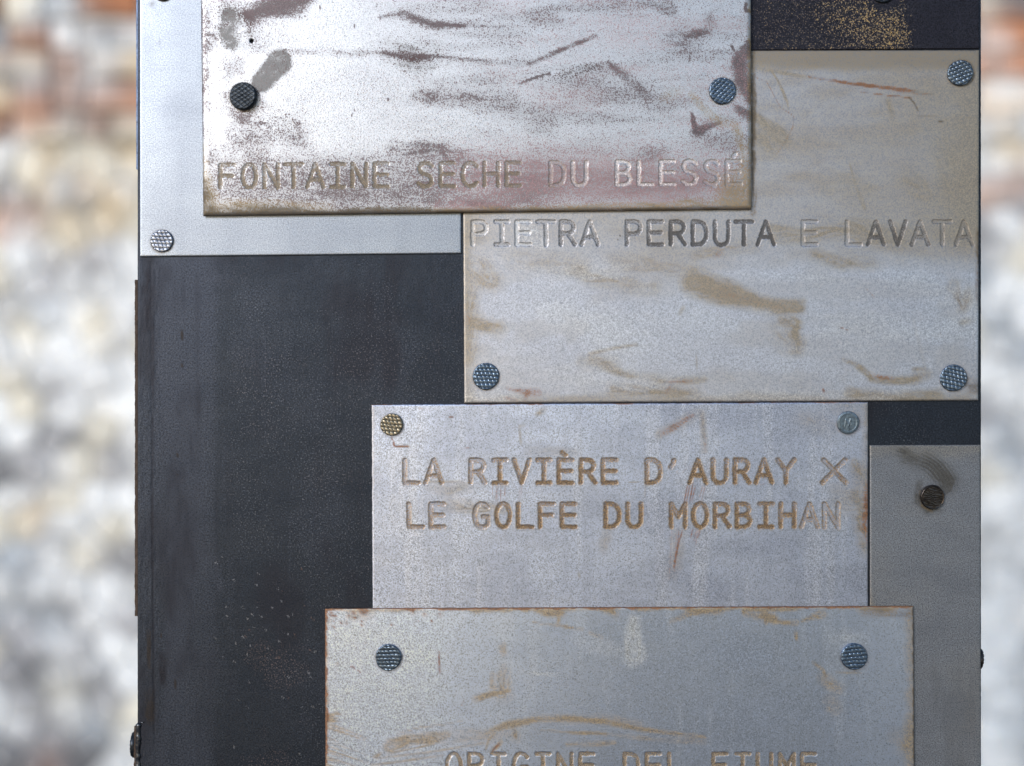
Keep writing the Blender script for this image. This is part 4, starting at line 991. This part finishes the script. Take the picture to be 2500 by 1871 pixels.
def clip(poly, ax, ay, nx, ny):
    out = []
    for i in range(len(poly)):
        p = poly[i]; q = poly[(i + 1) % len(poly)]
        dp = (p[0] - ax) * nx + (p[1] - ay) * ny; dq = (q[0] - ax) * nx + (q[1] - ay) * ny
        if dp <= 0: out.append(p)
        if (dp < 0 < dq) or (dq < 0 < dp):
            t = dp / (dp - dq); out.append((p[0] + (q[0] - p[0]) * t, p[1] + (q[1] - p[1]) * t))
    return out
def stone_geo(poly, gap, bev, depth, seg=45):
    """poly in px (y down) -> verts and faces in wall coordinates relative to the stone's centre, and their px places"""
    cx = sum(p[0] for p in poly) / len(poly); cy = sum(p[1] for p in poly) / len(poly)
    q = []
    for i in range(len(poly)):
        a_, b_ = poly[i], poly[(i + 1) % len(poly)]
        k = max(1, int(math.hypot(b_[0] - a_[0], b_[1] - a_[1]) / seg + 0.5))
        for t in range(k): q.append((a_[0] + (b_[0] - a_[0]) * t / k, a_[1] + (b_[1] - a_[1]) * t / k))
    def shrink(g, f=1.0):
        out = []
        for (x, y) in q:
            dx, dy = x - cx, y - cy; L = math.hypot(dx, dy) + 1e-6; k = max(0.25, 1 - g / L) * f
            out.append((cx + dx * k, cy + dy * k))
        return out
    dd = depth * 0.7
    rings = [(shrink(gap), 0.025), (shrink(gap), dd + 0.012), (shrink(gap + bev), dd + 0.009), (shrink(gap + bev, 0.5), dd + 0.007)]
    n = len(q); v = []; f = []; px = []
    for (r, yd) in rings:
        for (x, y) in r: v.append((bx(x) - bx(cx), yd, bz(y) - bz(cy))); px.append((x, y))
    v.append((0, dd + 0.006, 0)); px.append((cx, cy))
    for k in range(3):
        for i in range(n):
            j = (i + 1) % n
            f.append((k * n + i, (k + 1) * n + i, (k + 1) * n + j, k * n + j))
    for i in range(n): f.append((3 * n + i, 4 * n, 3 * n + (i + 1) % n))
    return v, f, cx, cy, px
pieces = []      # (kind name, polygon, colour)
rw = random.Random(4)
def colour_for(poly, default):
    x0 = min(p[0] for p in poly); x1 = max(p[0] for p in poly); y0 = min(p[1] for p in poly); y1 = max(p[1] for p in poly)
    cx, cy = (x0 + x1) / 2, (y0 + y1) / 2
    best = None
    for (hx, hy, c) in HINT:
        d = math.hypot((hx - cx), (hy - cy))
        if d < 60 and (best is None or d < best[0]): best = (d, c)
    return best[1] if best else default()
y = -330.0
while y < 318:
    hgt = rw.uniform(70, 84)
    x = XL + rw.uniform(-60, 0)
    while x < XR:
        L = rw.choice([80, 105, 150, 180]) * rw.uniform(0.85, 1.15)
        j = lambda: rw.uniform(-7, 7)
        p = [(x + j(), y + j()), (x + L + j(), y + j()), (x + L + j(), y + hgt + j()), (x + j(), y + hgt + j())]
        p = [(max(XL, min(XR, a_)), b_) for a_, b_ in p]
        pieces.append(('brick', p, colour_for(p, lambda: rw.choice(['orange', 'brown', 'pink', 'tan', 'grey', 'pale', 'tan', 'cream']))))
        x += L
    y += hgt
YB = y
# rubble: cells of a jittered lattice
cells = []
yy = YB - 20; row = 0
while yy < 2300:
    xx = XL - 40 + (row % 2) * 36
    while xx < XR + 40:
        cells.append((xx + rw.uniform(-28, 28), yy + rw.uniform(-18, 18))); xx += 92
    yy += 74; row += 1
for i, (cx, cy) in enumerate(cells):
    p = [(cx - 120, cy - 120), (cx + 120, cy - 120), (cx + 120, cy + 120), (cx - 120, cy + 120)]
    for (ox, oy) in cells:
        if (ox, oy) == (cx, cy) or abs(ox - cx) > 240 or abs(oy - cy) > 240: continue
        p = clip(p, (cx + ox) / 2, (cy + oy) / 2, ox - cx, oy - cy)
    p = clip(p, 0, YB, 0, -1); p = clip(p, XL, 0, -1, 0); p = clip(p, XR, 0, 1, 0)
    if len(p) < 3: continue
    if max(q[0] for q in p) - min(q[0] for q in p) < 18: continue
    def dflt():
        if cy < 620: return rw.choice(['cream', 'tan', 'pale', 'peach', 'cream', 'white'])
        return rw.choice(['white', 'white', 'pale', 'cream', 'white', 'pale', 'pale', 'bluegrey'])
    pieces.append(('stone', p, colour_for(p, dflt)))
# visible ones first; what the post hides, and what lies beyond the frame, is joined
part, rest = [], []
for (k, p, c) in pieces:
    cx = sum(q[0] for q in p) / len(p); cy = sum(q[1] for q in p) / len(p)
    vis = (-60 < cx < 380 or 2350 < cx < 2560) and -60 < cy < 1930
    (part if vis else rest).append((k, p, c))
for (k, p, c) in part:
    v, f, cx, cy, px = stone_geo(p, 4.0 if k == 'brick' else 1.5, 3, rw.uniform(-0.006, 0.006))
    me = bpy.data.meshes.new(k); me.from_pydata(v, [], f); me.update()
    stone_colour(me, px, c, rw.uniform(0.85, 1.12))
    link(k, me, wall, (bx(cx), 0, bz(cy) + 1.05), M_stone)
V = []; F_ = []; PX = []; BC = []
for (k, p, c) in rest:
    v, f, cx, cy, px = stone_geo(p, 4.0 if k == 'brick' else 1.5, 3, rw.uniform(-0.006, 0.006), 90)
    b = len(V)
    V += [(q[0] + bx(cx), q[1], q[2] + bz(cy) + 1.05) for q in v]
    F_ += [tuple(i + b for i in q) for q in f]
    jt = rw.uniform(0.85, 1.12); BC += [[h * jt for h in WCOL[c]] + [1.0]] * len(v)
me = bpy.data.meshes.new('masonry'); me.from_pydata(V, [], F_); me.update()
at = me.attributes.new('stone_colour', 'FLOAT_COLOR', 'POINT'); at.data.foreach_set('color', np.array(BC, dtype=np.float32).ravel())
o = link('masonry', me, wall, (0, 0, 0), M_stone); o['kind'] = 'stuff'

# ground far below the frame, on which post and wall stand
gm = bpy.data.meshes.new('ground'); gm.from_pydata([(-8, -8, 0), (8, -8, 0), (8, WD + 0.3, 0), (-8, WD + 0.3, 0)], [], [(0, 1, 2, 3)]); gm.update()
g = link('ground', gm, None, (0, 0, -1.05), masonry('paving', (0.13, 0.125, 0.12), (0.10, 0.095, 0.09), (0.07, 0.065, 0.06), 6, wash=False)); g['kind'] = 'structure'
print('parts', len(part), 'rest', len(rest), 'tris', sum(len(o.data.loop_triangles) if False else len(o.data.polygons) * 2 for o in bpy.data.objects if o.type == 'MESH'))
